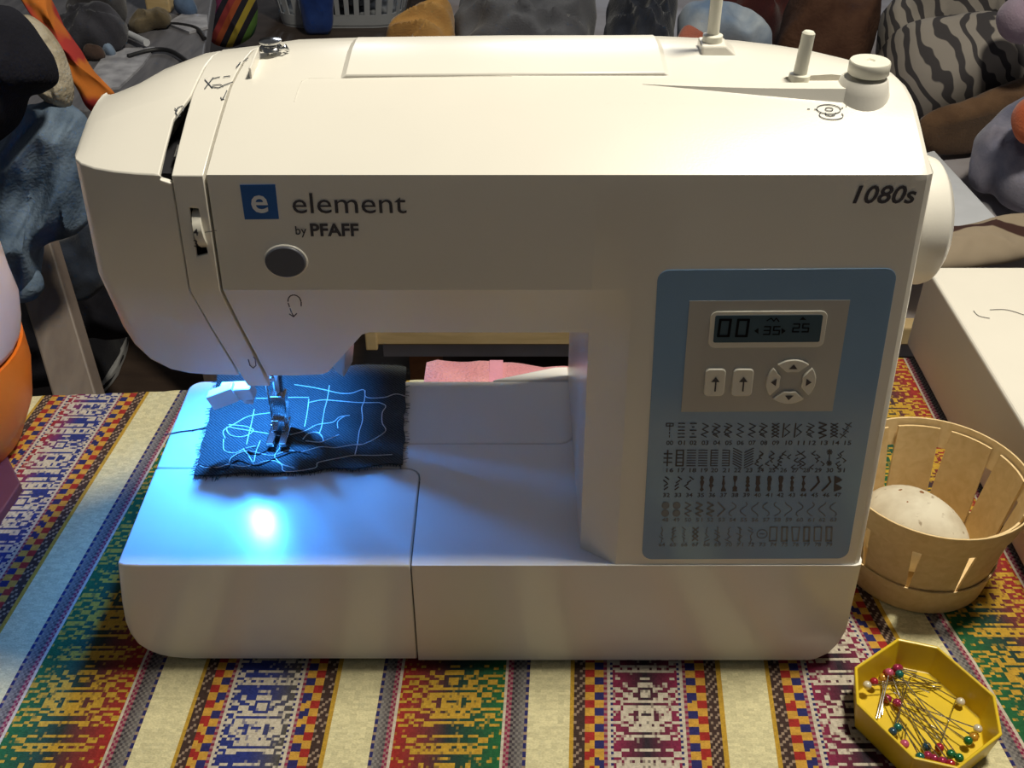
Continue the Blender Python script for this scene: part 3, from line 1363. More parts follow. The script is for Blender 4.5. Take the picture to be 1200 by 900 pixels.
# printed stitch chart: five rows of sixteen
ROWS = [(497, 781, 997, 516), (528, 778, 990, 549), (557, 777, 985, 578.5), (587, 776, 979, 607), (616, 773, 976, 636)]
R_ = [(784.5, 991, 499, 513.5, 519.5), (783, 985, 535, 545, 551.5), (780.5, 981, 566, 576, 580.5),
      (779.5, 976, 596, 604, 609.5), (775.5, 971, 624.5, 634, 638.5)]
rr = random.Random(11)
for r in range(5):
    xa, xb, yc, yb, yn = R_[r]
    yc = [503.5, 536, 566, 596, 625][r]
    bm = bmesh.new()
    bn = bmesh.new()
    for c_ in range(16):
        i = r * 16 + c_
        px = xa + (xb - xa) * c_ / 15

        def s(dx, dy):
            return fp(px + dx - dy * .04, yc + dy, 0) + NF * .0006
        wd = .00045
        if r == 0:
            k = c_
            if k == 0:
                stroke(bm, [s(-4, -8), s(4, -8), s(4, -5), s(-4, -5)], wd, True)
                stroke(bm, [s(0, -8), s(0, 0)], wd)
                stroke(bm, [s(0, 2), s(0, 4)], wd)
                stroke(bm, [s(0, 6), s(0, 8)], wd)
            elif k in (1, 2):
                for d in range(-8, 9, 4):
                    w_ = 3.5 if k == 1 or (d // 4) % 2 == 0 else 1
                    stroke(bm, [s(-w_, d), s(-.6, d)], wd * 1.3)
                    stroke(bm, [s(.6, d), s(w_, d)], wd * 1.3)
            elif k in (9, 14):
                stroke(bm, [s(-4, -8), s(4, -4), s(-4, 0), s(4, 4), s(-4, 8)], wd * 1.2)
                stroke(bm, [s(4, -8), s(-4, -4), s(4, 0), s(-4, 4), s(4, 8)], wd * 1.2)
            elif k in (10, 11):
                stroke(bm, [s(-4, -8), s(-5, 8)], wd * 1.4)
                stroke(bm, [s(3, -7), s(-3, -2), s(3, 2), s(-3, 7)], wd)
            elif k == 13:
                stroke(bm, [s(-4, -9), s(4, -6.5), s(-4, -3), s(4, 0), s(-4, 3), s(4, 6), s(-3, 9)], wd * 1.8)
            elif k == 15:
                for d in (-6, 0, 6):
                    stroke(bm, [s(-4 - d * .5, d - 2), s(3 - d * .5, d + 2)], wd)
                    stroke(bm, [s(3 - d * .5, d - 3), s(-3 - d * .5, d + 3)], wd)
            else:
                stroke(bm, [s(-3, -8), s(4, -5), s(-3, -1), s(4, 2), s(-4, 5), s(2, 8)], wd)
                if k in (4, 5, 8, 12):
                    stroke(bm, [s(-5, -5), s(1, -3), s(-5, 2), s(1, 6)], wd)
        elif r == 1:
            k = c_
            if k == 0:
                stroke(bm, [s(-1, -9), s(-1, 9)], wd * 1.6)
                for d in (-5, 0, 5):
                    stroke(bm, [s(-5, d), s(4, d)], wd * 1.5)
            elif k == 1:
                stroke(bm, [s(-4, -9), s(4, -9), s(4, 9), s(-4, 9)], wd * 1.6, True)
                for d in (-4, 0, 5):
                    stroke(bm, [s(-4, d), s(4, d)], wd * 1.4)
            elif k in (2, 3, 4, 5, 6, 7):
                tl = {2: 0, 3: 0, 4: 0, 5: 0, 6: 2.5, 7: -2.5}[k]
                for d in range(-9, 10, 3):
                    w0 = 5 if k not in (4, 5) else 4
                    stroke(bm, [s(-w0, d - tl), s(w0, d + tl)], wd * 1.1)
                if k in (4, 5):
                    sx = -4 if k == 4 else 4
                    stroke(bm, [s(sx, -9), s(sx, 9)], wd)
            elif k == 14:
                for d in (-7, 6):
                    for a in range(4):
                        an = math.radians(a * 45)
                        stroke(bm, [s(-3 * math.cos(an), d - 3 * math.sin(an)), s(3 * math.cos(an), d + 3 * math.sin(an))], wd * 1.3)
                stroke(bm, [s(0, -4), s(0, 4)], wd)
            else:
                for q in range(5):
                    x_, y_ = rr.uniform(-5, 4), -8 + q * 4
                    stroke(bm, [s(x_, y_), s(x_ + rr.choice((-4, 4)), y_ + 3), s(x_ + rr.uniform(-2, 2), y_ + 5)], wd * 1.1)
        elif r == 2:
            k = c_
            if k < 3:
                for q in range(4):
                    x_, y_ = rr.uniform(-4, 3), -8 + q * 4
                    stroke(bm, [s(x_, y_), s(x_ + rr.choice((-4, 4)), y_ + 3)], wd * 1.3)
            elif k in (14, 13):
                stroke(bm, [s(3, -8), s(5, -2), s(1, 3), s(-4, 8)], wd * 2.2)
            else:
                # solid satin motifs
                hw = [rr.uniform(1, 5) for _ in range(9)]
                if k == 15:
                    hw = [1, 4, 6, 4, 1, 4, 6, 5, 1]
                ys = [-9 + 18 * t / 8 for t in range(9)]
                off = {3: 1.5, 4: -1, 7: 1.5}.get(k, 0)
                for t in range(8):
                    l0, l1 = (-hw[t] * .5, -hw[t + 1] * .5) if k != 15 else (-4, -4)
                    r0, r1 = (hw[t] * .7, hw[t + 1] * .7) if k != 15 else (-4 + hw[t] * 1.6, -4 + hw[t + 1] * 1.6)
                    vs = [bm.verts.new(p) for p in (s(l0 + off, ys[t]), s(l1 + off, ys[t + 1]), s(r1 + off, ys[t + 1]), s(r0 + off, ys[t]))]
                    bm.faces.new(vs)
        elif r == 3:
            k = c_
            if k in (0, 1):
                for d in (-4.5, 4.5):
                    vs = [bm.verts.new(s(4.6 * math.cos(a * math.pi / 6), d + 4.4 * math.sin(a * math.pi / 6))) for a in range(12)]
                    bm.faces.new(vs)
            elif k == 5:
                stroke(bm, [s(-4, -8), s(4, 0), s(-4, 8)], wd * 1.7)
            elif k in (2, 3, 4):
                stroke(bm, [s(-3, -8), s(3, -5), s(-3, -1), s(4, 2), s(-3, 5), s(2, 8)], wd * (2.4 if k > 2 else 1.5))
            else:
                pts = [s(4 * math.sin(a * .8 + k), -8 + a * 2) for a in range(9)]
                stroke(bm, pts, wd)
        else:
            k = c_
            if k >= 10:
                w_ = [4, 3, 4.5, 3, 4, 3][k - 10]
                tp = 0 if k != 12 else 1.5
                stroke(bm, [s(-w_, -8), s(w_, -8), s(w_ - tp, 8), s(-w_ + tp, 8)], wd * (2.2 if k % 2 else 1.6), True)
            elif k == 9:
                stroke(bm, [s(6 * math.cos(a * math.pi / 8), 5 * math.sin(a * math.pi / 8)) for a in range(16)], wd, True)
                stroke(bm, [s(-3, 0), s(3, 0)], wd)
            elif k == 3:
                for d in (-5, 0, 5):
                    stroke(bm, [s(-3, d - 2.5), s(3, d + 2.5)], wd * 1.7)
                    stroke(bm, [s(3, d - 2.5), s(-3, d + 2.5)], wd * 1.7)
            else:
                for q in range(5):
                    x_, y_ = rr.uniform(-4, 4), -8 + q * 3.6
                    stroke(bm, [s(x_, y_), s(-x_ * .6, y_ + 3)], wd)
                if k % 2:
                    stroke(bm, [s(0, -8), s(0, 8)], wd)
        text_mesh(bn, '%02d' % i, fp(px - 4.2, yn + 1, 0) + NF * .0006, UF, WF, .0032, .012, 0, width=.0031)
    mk = M['ink_soft'] if r < 2 else (M['ink'] if r == 2 else M['ink_faint'])
    finish('stitch_chart_row', bm, mk, cp, smooth=0, recalc=False)
    finish('stitch_chart_numbers', bn, M['ink_soft'] if r < 3 else M['ink_faint'], cp, smooth=0, recalc=False)


# --- printed symbols on top of the head
def top_print(name, segs, wd=.00022):
    bm = bmesh.new()
    for sg in segs:
        tube(bm, [slope_pt(x, y, .0004) for x, y in sg], wd, 5)
    return finish(name, bm, M['ink_soft'], SM)


top_print('printed_arrow', [[(208, 137), (206, 132), (209, 127), (214, 125), (216, 128), (214, 132)], [(212, 137), (209, 138)],
                            [(205, 128), (208, 131)]])
top_print('printed_scissors', [[(240, 105), (250, 92)], [(240, 94), (249, 104)], [(249, 101), (258, 100), (262, 102), (256, 104), (249, 103)],
                               [(262, 101), (273, 97)], [(250, 93), (258, 91)], [(262, 91), (270, 90)]])
top_print('printed_arrow', [[(266, 107), (263, 114), (260, 118)], [(259, 115), (260, 118), (263, 117)]])
top_print('printed_dashes', [[(277, 80), (282, 74)], [(285, 73), (291, 69)]])


def ell(cx, cy, rx, ry, a0=0, a1=360, n=20, tilt=0.0):
    out = []
    for k in range(n + 1):
        t = math.radians(a0 + (a1 - a0) * k / n)
        x, y = rx * math.cos(t), ry * math.sin(t)
        out.append((cx + x, cy + y + x * tilt))
    return out


top_print('printed_bobbin', [ell(971, 129, 14, 5.5, tilt=.05), ell(971.5, 129, 4.5, 2, tilt=.05), ell(974, 136, 14, 5, -30, 210, tilt=.05),
                             [(967, 133), (968, 136), (973, 137), (978, 136), (979, 133)], [(986, 128), (988, 127)], [(991, 125), (992, 125.5)],
                             [(954, 129), (957, 129)], [(946, 128.5), (949, 128.8)]], .00018)


# --- things on top: spool pins, bobbin winder, thread guide
def top_at(px, py):
    return slope_pt(px, py, 0)


# tall spool pin on its block behind
bm = bmesh.new()
b0 = Vector((.0895, .099, deck(.0895, .098) - .004))
zt = b0.z + .0075
vv = [(-.0065, -.008), (.0135, -.008), (.0135, .008), (-.0065, .008)]
lo = [bm.verts.new((b0.x + x, b0.y + y, b0.z)) for x, y in vv]
hi = [bm.verts.new((b0.x + (x if x < 0 else .004), b0.y + y * .8, zt)) for x, y in vv]
bm.faces.new(lo[::-1])
bm.faces.new(hi)
for k in range(4):
    bm.faces.new((lo[k], lo[(k + 1) % 4], hi[(k + 1) % 4], hi[k]))
finish('spool_pin_block', bm, M['white'], SM, smooth=0, bevel=.0008)
bm = bmesh.new()
lathe(bm, [(.0044, zt - .001), (.0044, zt + .0028), (.0027, zt + .0034), (.0027, zt + .058), (.0022, zt + .0595)], 20, (b0.x - .0012, b0.y, 0))
finish('spool_pin', bm, M['nylon'], SM, smooth=40)
# short winder spindle and its slot
wp = top_at(936, 93)
bm = bmesh.new()
ax = Vector((.07, .03, 1)).normalized()
tube(bm, [wp - ax * .002, wp + ax * .0022, wp + ax * .0026, wp + ax * .0195, wp + ax * .0203],
     [.0046, .0044, .0029, .0027, .0020], 20)
finish('winder_spindle', bm, M['nylon'], SM, smooth=40)
# raised fairing and boss carrying the stop wheel
cw_ = top_at(1012, 112)
bx_, by_ = .1465, .062
bz_ = .2905
bm = bmesh.new()
lathe(bm, [(.0150, .268), (.0128, .279), (.0108, .2855), (.0096, bz_ - .0006), (.0090, bz_)], 32, (bx_, by_, 0))
finish('winder_boss', bm, M['white'], SM, smooth=40)
bm = bmesh.new()
wed = []
for t in range(9):
    f = t / 8
    x = .055 + (bx_ - .055) * f
    y0_ = .0665 + (by_ - .0040 - .0665) * f
    h_ = .0002 + .0040 * f ** 1.3
    zb_ = deck(x, min(.098, (y0_ - .0197) / bdepth(x) + .0197))
    wed.append([Vector((x, y0_ - .0045 * f - .0005, zb_ - .003)), Vector((x, y0_ - .0025 * f, zb_ + h_)), Vector((x, y0_ + .004, zb_ + h_ + .0004)),
                Vector((x, y0_ + .0045, zb_ - .003))])
loft(bm, wed)
finish('winder_fairing', bm, M['white'], SM, smooth=40)
bm = bmesh.new()
lathe(bm, [(.0035, bz_ - .001), (.0035, bz_ + .0012), (.0079, bz_ + .0014), (.0084, bz_ + .0020), (.0084, bz_ + .0064), (.0080, bz_ + .0070),
           (.0020, bz_ + .0071), (.0014, bz_ + .0064), (.0002, bz_ + .0064)], 40, (bx_ + .001, by_, 0))
finish('winder_stop_wheel', bm, M['nylon'], SM, smooth=40)
# metal bobbin thread guide on the left
gx, gy = -.1070, .1005
gz = deck(gx, .0975)
bm = bmesh.new()
lathe(bm, [(.0022, gz - .002), (.0022, gz + .002), (.0055, gz + .0022), (.0048, gz + .0032), (.0036, gz + .0040), (.0050, gz + .0052),
           (.0050, gz + .0060), (.0020, gz + .0066), (.0003, gz + .0066)], 28, (gx, gy, 0))
tg = finish('thread_guide', bm, M['steel'], SM, smooth=40)
bm = bmesh.new()
tube(bm, [(gx + .002, gy - .002, gz + .003), (gx + .0065, gy - .003, gz + .0035), (gx + .0075, gy - .0005, gz + .0015), (gx + .006, gy + .002, gz + .003)],
     .0008, 8)
finish('guide_wire', bm, M['steel'], SM)
bm = bmesh.new()
q0 = top_at(300, 80)
obox(bm, (-.1118, .087, deck(-.1118, .087) + .0018), (.0005, 0, 0), (0, .011, .001), (0, 0, .0026))
finish('guide_fin', bm, M['white'], SM, smooth=0, bevel=.0003)

# --- handwheel
bm = bmesh.new()
lathe(bm, [(.020, .150), (.020, .1765), (.0275, .1770), (.0292, .1785), (.0292, .1875), (.0278, .1915), (.0235, .1945), (.014, .1958), (.004, .1960)],
      56, (-.0030, .066, .2225), 'X')
finish('handwheel', bm, M['white'], SM, smooth=30, bevel=.0006)

# --- needle, foot, threader, LED
FX, FY = -.1290, .1010
FYB = FY + .004
bm = bmesh.new()
tube(bm, [(FX + .0012, FYB, .160), (FX + .0012, FYB, .092)], .0030, 14)
finish('presser_bar', bm, M['steel'], SM)
bm = bmesh.new()
obox(bm, (FX + .0010, FYB - .001, .0895), (.0042, 0, 0), (0, .0042, 0), (0, 0, .0085))
finish('ankle', bm, M['steel'], SM, smooth=0, bevel=.0006)
bm = bmesh.new()
for dx in (-.0034, .0034):
    obox(bm, (FX + dx, FY - .005, .0748), (.0021, 0, 0), (0, .0095, 0), (0, 0, .0012))
obox(bm, (FX, FY + .003, .0765), (.0052, 0, 0), (0, .0040, 0), (0, 0, .0022))
obox(bm, (FX, FY - .001, .0800), (.0035, 0, 0), (0, .0028, 0), (0, 0, .0035))
finish('presser_foot', bm, M['steel'], SM, smooth=0, bevel=.0005)
bm = bmesh.new()
tube(bm, [(FX - .0035, FY - .002, .165), (FX - .0035, FY - .002, .118)], .0026, 12)
finish('needle_bar', bm, M['steel'], SM)
bm = bmesh.new()
obox(bm, (FX - .0035, FY - .002, .117), (.0048, 0, 0), (0, .004, 0), (0, 0, .0045))
tube(bm, [(FX - .002, FY - .006, .117), (FX + .003, FY - .012, .117)], .0016, 10)
finish('needle_clamp', bm, M['steel'], SM, smooth=0, bevel=.0004)
bm = bmesh.new()
tube(bm, [(FX - .0035, FY - .002, .113), (FX - .0032, FY - .002, .085), (FX - .003, FY - .002, .0735)], [.00065, .00055, .0002], 8)
finish('needle', bm, M['steel'], SM)
# white needle threader to the left
bm = bmesh.new()
tp = aty(290, 455, .092)
tube(bm, [(tp.x + .002, .096, .160), (tp.x + .002, .096, tp.z + .004)], .0022, 10)
obox(bm, aty(279, 458, .090), (.0085, -.001, .0012), (0, .004, 0), (-.001, 0, .0035))
obox(bm, aty(262, 464, .088), (.0070, 0, .0030), (0, .0035, 0), (-.0016, 0, .0042))
tube(bm, [aty(283, 460, .088), aty(288, 470, .088), aty(297, 471, .089)], .0016, 8)
finish('needle_threader', bm, M['logo_white'], SM, smooth=0, bevel=.0008)
# presser lever peeking out on the right of the head
bm = bmesh.new()
lv = [aty(386, 424, .125), aty(398, 408, .125), aty(405, 417, .125), aty(403, 443, .125), aty(393, 436, .125)]
a = [bm.verts.new(p) for p in lv]
b = [bm.verts.new(p + Vector((.004, .012, .003))) for p in lv]
bm.faces.new(a)
bm.faces.new(b[::-1])
for k in range(5):
    bm.faces.new((a[k], b[k], b[(k + 1) % 5], a[(k + 1) % 5]))
finish('presser_lever', bm, M['white'], SM, smooth=0, bevel=.0008)
# invented plate, added to keep the LED off the right half of the throat
bm = bmesh.new()
box(bm, -.1378, -.1362, .112, .146, .131, .160)
finish('added_light_blocker', bm, M['white'], SM, smooth=0, bevel=.0005)
# LED work light under the head
LEDP = Vector((-.1530, .1210, .1515))
bm = bmesh.new()
lathe(bm, [(.0048, .0), (.0048, -.0036), (.0036, -.005), (.0012, -.0056), (.0002, -.0057)], 20, LEDP + Vector((0, 0, .0075)))
finish('led_lens', bm, emis('led_glow', (.30, .68, 1.0), 60.0), SM)
led = area('led_work_light', LEDP, (-.112, .072, .07), .012, .72, (.03, .27, 1.0), spread=150)
led.parent = SM
led.matrix_parent_inverse = Matrix.Translation((0, -.08, 0))

# ================================================================== DENIM SCRAP UNDER THE FOOT
def scrap_z(x, y):
    d = math.hypot(x - FX, (y - FY) * 1.0)
    z = BED + .0013 + .0012 * (noise.noise(Vector((x * 40, y * 40, 2))) + .5)
    z += .0022 * math.exp(-((y - .088 - (x + .14) * .8) / .004) ** 2) * max(0, min(1, (-.130 - x) / .012)) * max(0, min(1, (x + .168) / .012))
    z += .0045 * max(0, min(1, (y - .128) / .026)) * (0.6 + .4 * math.sin(x * 60))
    z += .0016 * max(0, math.sin((y + x * .25) * 150)) * max(0, min(1, (x + .125) / .03))
    if d < .012:
        z = BED + .0013 + (z - BED - .0013) * (d / .012)
    return z


SCR = [atz(260, 437, BED), atz(477, 438, BED), atz(472, 549, BED), atz(228, 560, BED)]
SCR[0].y = SCR[1].y = .161


def scr(u, v):
    tl, tr, br, bl = SCR
    p = (tl * (1 - u) + tr * u) * (1 - v) + (bl * (1 - u) + br * u) * v
    x = p.x + .0012 * noise.noise(Vector((v * 9, 1, 3))) * (1 if u < .5 else -1)
    y = p.y + .0016 * noise.noise(Vector((u * 7, 5, 1))) * (1 if v > .5 else .3) - .002 * math.sin(u * 3.14) * v * .5
    return x, y


NU, NV = 90, 56
bm = bmesh.new()
top, bot = [], []
for j in range(NV + 1):
    ra, rb = [], []
    for i in range(NU + 1):
        x, y = scr(i / NU, j / NV)
        z = scrap_z(x, y)
        if y > .1545:
            z += 0
        ra.append(bm.verts.new((x, y, z)))
        rb.append(bm.verts.new((x, y, z - .0009)))
    top.append(ra)
    bot.append(rb)
for j in range(NV):
    for i in range(NU):
        bm.faces.new((top[j][i], top[j + 1][i], top[j + 1][i + 1], top[j][i + 1]))
        bm.faces.new((bot[j][i], bot[j][i + 1], bot[j + 1][i + 1], bot[j + 1][i]))
for j in range(NV):
    bm.faces.new((top[j][0], bot[j][0], bot[j + 1][0], top[j + 1][0]))
    bm.faces.new((top[j][NU], top[j + 1][NU], bot[j + 1][NU], bot[j][NU]))
for i in range(NU):
    bm.faces.new((top[0][i], top[0][i + 1], bot[0][i + 1], bot[0][i]))
    bm.faces.new((top[NV][i], bot[NV][i], bot[NV][i + 1], top[NV][i + 1]))


def weave_mat(name, c1, c2, sc):
    m, nt, b = new_mat(name)
    N, L = nt.nodes, nt.links
    tc = N.new('ShaderNodeTexCoord')
    wv = N.new('ShaderNodeTexWave')
    wv.wave_type = 'BANDS'
    wv.bands_direction = 'DIAGONAL'
    wv.inputs['Scale'].default_value = sc
    wv.inputs['Distortion'].default_value = 2.5
    wv.inputs['Detail'].default_value = 3
    wv.inputs['Detail Scale'].default_value = 3
    cr = N.new('ShaderNodeValToRGB')
    cr.color_ramp.elements[0].color = (*c1, 1)
    cr.color_ramp.elements[1].color = (*c2, 1)
    L.new(tc.outputs['Object'], wv.inputs['Vector'])
    L.new(wv.outputs['Fac'], cr.inputs['Fac'])
    L.new(cr.outputs['Color'], b.inputs['Base Color'])
    bp = N.new('ShaderNodeBump')
    bp.inputs['Strength'].default_value = .6
    bp.inputs['Distance'].default_value = .0006
    L.new(wv.outputs['Fac'], bp.inputs['Height'])
    L.new(bp.outputs['Normal'], b.inputs['Normal'])
    b.inputs['Roughness'].default_value = .92
    b.inputs['Specular IOR Level'].default_value = .12
    return m


M['scrap'] = weave_mat('charcoal_denim', (.028, .032, .034), (.080, .085, .085), 320)
M['thread'] = mat('pale_thread', (.62, .60, .56), .7, var=.05)
M['thread_dark'] = mat('dark_thread', (.015, .014, .02), .8)
scrap = finish('denim_scrap', bm, M['scrap'], smooth=60)
tag(scrap, 'frayed dark denim scrap with pale wandering stitch lines under the presser foot', 'fabric scrap')


def on_scrap(px, py, lift=.00035):
    p = atz(px, py, BED + .002)
    for _ in range(3):
        p = atz(px, py, scrap_z(p.x, p.y))
    p.z += lift
    return p


STITCH = [
    [(264, 514), (262, 505), (275, 497), (292, 488), (318, 484), (334, 484)],
    [(262, 515), (263, 528), (276, 531), (287, 526), (300, 523)],
    [(268, 498), (288, 500), (297, 505), (285, 512), (270, 510), (266, 501), (280, 503), (305, 507), (328, 511)],
    [(298, 480), (295, 495), (291, 512), (289, 521)],
    [(305, 517), (300, 530), (297, 542), (292, 535), (285, 526)],
    [(231, 544), (240, 548), (255, 548), (268, 545), (285, 547), (300, 544), (318, 540), (332, 545), (345, 549)],
    [(268, 545), (272, 536), (290, 529), (318, 534), (338, 528), (352, 530), (375, 524), (392, 525), (411, 522), (424, 521)],
    [(333, 512), (328, 525), (322, 535), (330, 545), (335, 553), (368, 549), (372, 543), (382, 540), (398, 537), (415, 534), (440, 534), (460, 533)],
    [(340, 510), (358, 505), (372, 498), (390, 495), (398, 489), (410, 487)],
    [(355, 515), (362, 508), (374, 508), (378, 518), (358, 517)],
    [(378, 518), (390, 513), (397, 510)],
    [(386, 452), (384, 466), (380, 482), (377, 500), (374, 508)],
    [(362, 468), (360, 485), (357, 500)],
    [(428, 458), (427, 470), (424, 478), (425, 492), (421, 506), (419, 520), (416, 533)],
    [(444, 472), (452, 476), (448, 484), (448, 496), (452, 505), (440, 514), (428, 520), (420, 522)],
    [(345, 451), (365, 454), (380, 457), (398, 461), (412, 461), (426, 457), (430, 466), (450, 466), (464, 462), (476, 465)],
    [(362, 472), (378, 469), (395, 470), (420, 472), (445, 472)],
    [(404, 488), (396, 494), (396, 502)],
    [(300, 467), (320, 467), (340, 466), (362, 466)],
]
for sg in STITCH:
    bm = bmesh.new()
    pts = catmull([(*p,) for p in sg], 7, closed=False)
    tube(bm, [on_scrap(x, y, .0002) for x, y in pts], .00027, 5)
    finish('stitch_line', bm, M['thread'], scrap)
for sg in ([(232, 545), (262, 550), (278, 540), (300, 546), (322, 538), (345, 530), (362, 533)], [(287, 526), (300, 533), (313, 528), (322, 520)]):
    bm = bmesh.new()
    tube(bm, [on_scrap(x, y) for x, y in catmull(sg, 7, closed=False)], .00035, 5)
    finish('dark_stitch_line', bm, M['thread_dark'], scrap)
# frayed edge: loose thread ends
bm = bmesh.new()
fr = random.Random(5)
for k in range(420):
    side = fr.random()
    if side < .42:
        u, v, d = fr.random(), 1.0, (fr.uniform(-.4, .4), -1)
    elif side < .66:
        u, v, d = 0.0, fr.random(), (-1, fr.uniform(-.6, .3))
    elif side < .8:
        u, v, d = 1.0, fr.random(), (1, fr.uniform(-.4, .4))
    else:
        u, v, d = fr.random(), 0.0, (fr.uniform(-.4, .4), 1)
    x, y = scr(u, v)
    z = scrap_z(x, y) - .0003
    ln = fr.uniform(.0008, .0030) * (1.8 if (v == 1.0 and u < .15) else 1)
    x2, y2 = x + d[0] * ln, y + d[1] * ln
    tube(bm, [(x - d[0] * .001, y - d[1] * .001, z), (x2, y2, max(BED + .0004, z - .0004) + fr.uniform(0, .0006))], .00014, 4, caps=False)
f = finish('frayed_edge', bm, M['scrap'], scrap)
tag(f, kind='stuff')
bm = bmesh.new()
pts = catmull([(248, 499), (236, 502), (226, 504), (210, 506), (193, 510)], 6, closed=False)
tube(bm, [atz(x, y, BED + .0006) for x, y in pts], .00035, 5)
tube(bm, [atz(x, y, BED + .0006) for x, y in ((246, 502), (230, 503), (225, 505))], .0003, 5)
finish('loose_thread', bm, M['thread_dark'], scrap)

# ================================================================== PIN BOX AND PINS
M['yellow'] = mat('yellow_plastic', (.62, .43, .012), .35, var=.05, scale=60, sss=.0)
RIMZ = .0185
rim = [atz(x, y, RIMZ) for x, y in ((1052, 747.5), (1100, 757), (1166.5, 815), (1174.5, 860), (1123, 901), (1072, 889), (1003, 824), (1001, 781))]
pc = sum(rim, Vector((0, 0, 0))) / 8
# enforce point symmetry of the octagon about its centre
rim = [pc + ((rim[i] - pc) - (rim[(i + 4) % 8] - pc)) * .5 for i in range(8)]
pc = Vector((pc.x, pc.y, 0))
PB = empty('pin_box', pc, 'shallow yellow octagonal plastic box holding pins', 'box')
bm = bmesh.new()


def sc_ring(k, z, shrink=0.0):
    out = []
    for p in rim:
        d = Vector((p.x - pc.x, p.y - pc.y, 0))
        out.append(bm.verts.new(pc + d * (k) - d.normalized() * shrink + Vector((0, 0, z))))
    return out


rings = [sc_ring(.90, .0), sc_ring(.925, .0), sc_ring(1.0, RIMZ - .001), sc_ring(1.0, RIMZ), sc_ring(1.0, RIMZ, .0016), sc_ring(.925, .0022, .0016)]
bm.faces.new(rings[0][::-1])
bm.faces.new(rings[-1])
for a, b in zip(rings[:-1], rings[1:]):
    for k in range(8):
        bm.faces.new((a[k], a[(k + 1) % 8], b[(k + 1) % 8], b[k]))
finish('tray', bm, M['yellow'], PB, smooth=0, bevel=.0006)

PC = {'red': (.34, .015, .03), 'crimson': (.30, .02, .07), 'pink': (.55, .10, .19), 'green': (.01, .13, .045), 'teal': (.012, .12, .10),
      'dark blue': (.02, .06, .10), 'white': (.66, .60, .46), 'gold': (.52, .26, .03)}
PM = {k: mat('pearl_' + k.replace(' ', '_'), v, .18, .25, var=.05, coat=.6) for k, v in PC.items()}
FLZ = .0024
HR = .0022


def inside(p):
    d = Vector((p.x - pc.x, p.y - pc.y, 0))
    # angle-wise limit
    best = 9
    for i in range(8):
        a, b = rim[i] - pc, rim[(i + 1) % 8] - pc
        e = Vector((b.x - a.x, b.y - a.y, 0))
        nrm = Vector((e.y, -e.x, 0)).normalized()
        if nrm.dot(Vector((a.x, a.y, 0))) < 0:
            nrm = -nrm
        lim = nrm.dot(Vector((a.x, a.y, 0))) * .925 - .0016
        best = min(best, lim - nrm.dot(d))
    return best


PINS = [  # colour, head pixel, tip pixel (full frame)
    ('crimson', (1048.5, 772), (1075, 786)), ('dark blue', (1042, 773.5), (1094, 801)), ('red', (1036, 778), (1058, 826)), ('red', (1030, 781), (1027, 842)),
    ('red', (1037, 786), (1090, 812)), ('red', (1015.5, 793), (1100, 801)), ('crimson', (1051, 783), (1103, 802)), ('teal', (1054, 790), (1108, 860)),
    ('white', (1006, 798), (1103, 800)), ('crimson', (1040, 819), (1100, 866)), ('crimson', (1051, 823.5), (1112, 864)),
    ('white', (1130, 821), (1068, 790)), ('white', (1150, 855), (1062, 824)), ('gold', (1141, 864), (1048, 798)), ('green', (1134.5, 868), (1040, 806)),
    ('teal', (1052, 852.5), (1059, 802)), ('dark blue', (1046, 857.5), (1068, 790)), ('pink', (1060, 872), (1062, 848)),
    ('dark blue', (1086, 875), (1050, 806)), ('crimson', (1087, 885.5), (1044, 830)), ('red', (1101, 876), (1121, 818)), ('green', (1114.5, 883.5), (1060, 810)),
    ('green', (1124, 888), (1072, 818)), ('crimson', (1104, 892), (1052, 828)), ('red', (1115, 897), (1066, 832)), ('teal', (1078, 887), (1036, 812)),
    ('pink', (1042, 788), (1030, 842)), ('white', (1024, 786), (1106, 803)), ('crimson', (1095, 889), (1070, 846)), ('gold', (1025, 784), (1034, 838))]
PIN_TXT = {'red': 'glossy red', 'crimson': 'dark crimson', 'pink': 'bright pink', 'green': 'grass green', 'teal': 'dark teal green',
           'dark blue': 'slate blue', 'white': 'pearl white', 'gold': 'golden'}
PIN_LAB = {0: 'dark crimson-headed pin beside a slate blue head by the tray wall', 1: 'slate blue-headed pin beside a dark crimson head by the tray wall',
           4: 'glossy red-headed pin lowest in the tight red cluster', 5: 'glossy red-headed pin lying beside the pearl white head at the box corner',
           6: 'dark crimson-headed pin just above the lone teal head', 7: 'dark teal-headed pin at the edge of the red cluster',
           8: 'pearl white-headed pin in the corner towards the sewing machine', 9: 'dark crimson-headed pin, one of a pair alone mid-box, nearer the machine',
           10: 'dark crimson-headed pin, one of a pair alone mid-box, nearer the shafts', 11: 'pearl white-headed pin against the wall towards the basket',
           12: 'large pearl white-headed pin above the golden head', 13: 'golden-headed pin between a white and a green head', 14: 'grass green-headed pin touching the golden head',
           15: 'dark teal-headed pin touching a slate blue head by the wall', 16: 'slate blue-headed pin touching a teal head by the wall', 17: 'bright pink-headed pin alone by the near wall',
           18: 'slate blue-headed pin resting above a dark crimson head', 19: 'dark crimson-headed pin just below a slate blue head', 20: 'glossy red-headed pin with its shaft crossing the empty floor',
           21: 'grass green-headed pin touching another green head, nearer the red head', 22: 'grass green-headed pin in the corner, touching another green head',
           24: 'glossy red-headed pin in the near corner beside the green heads', 25: 'dark teal-headed pin half hidden at the near wall', 26: 'bright pink-headed pin in the red cluster',
           27: 'pearl white-headed pin beside the red cluster', 29: 'golden-headed pin beside the red cluster',
           2: 'glossy red-headed pin at the top of the red cluster, farthest from the sewing machine', 3: 'glossy red-headed pin in the middle of the red cluster',
           23: 'dark crimson-headed pin beside the red head at the near wall', 28: 'dark crimson-headed pin between two crimson heads at the near wall'}
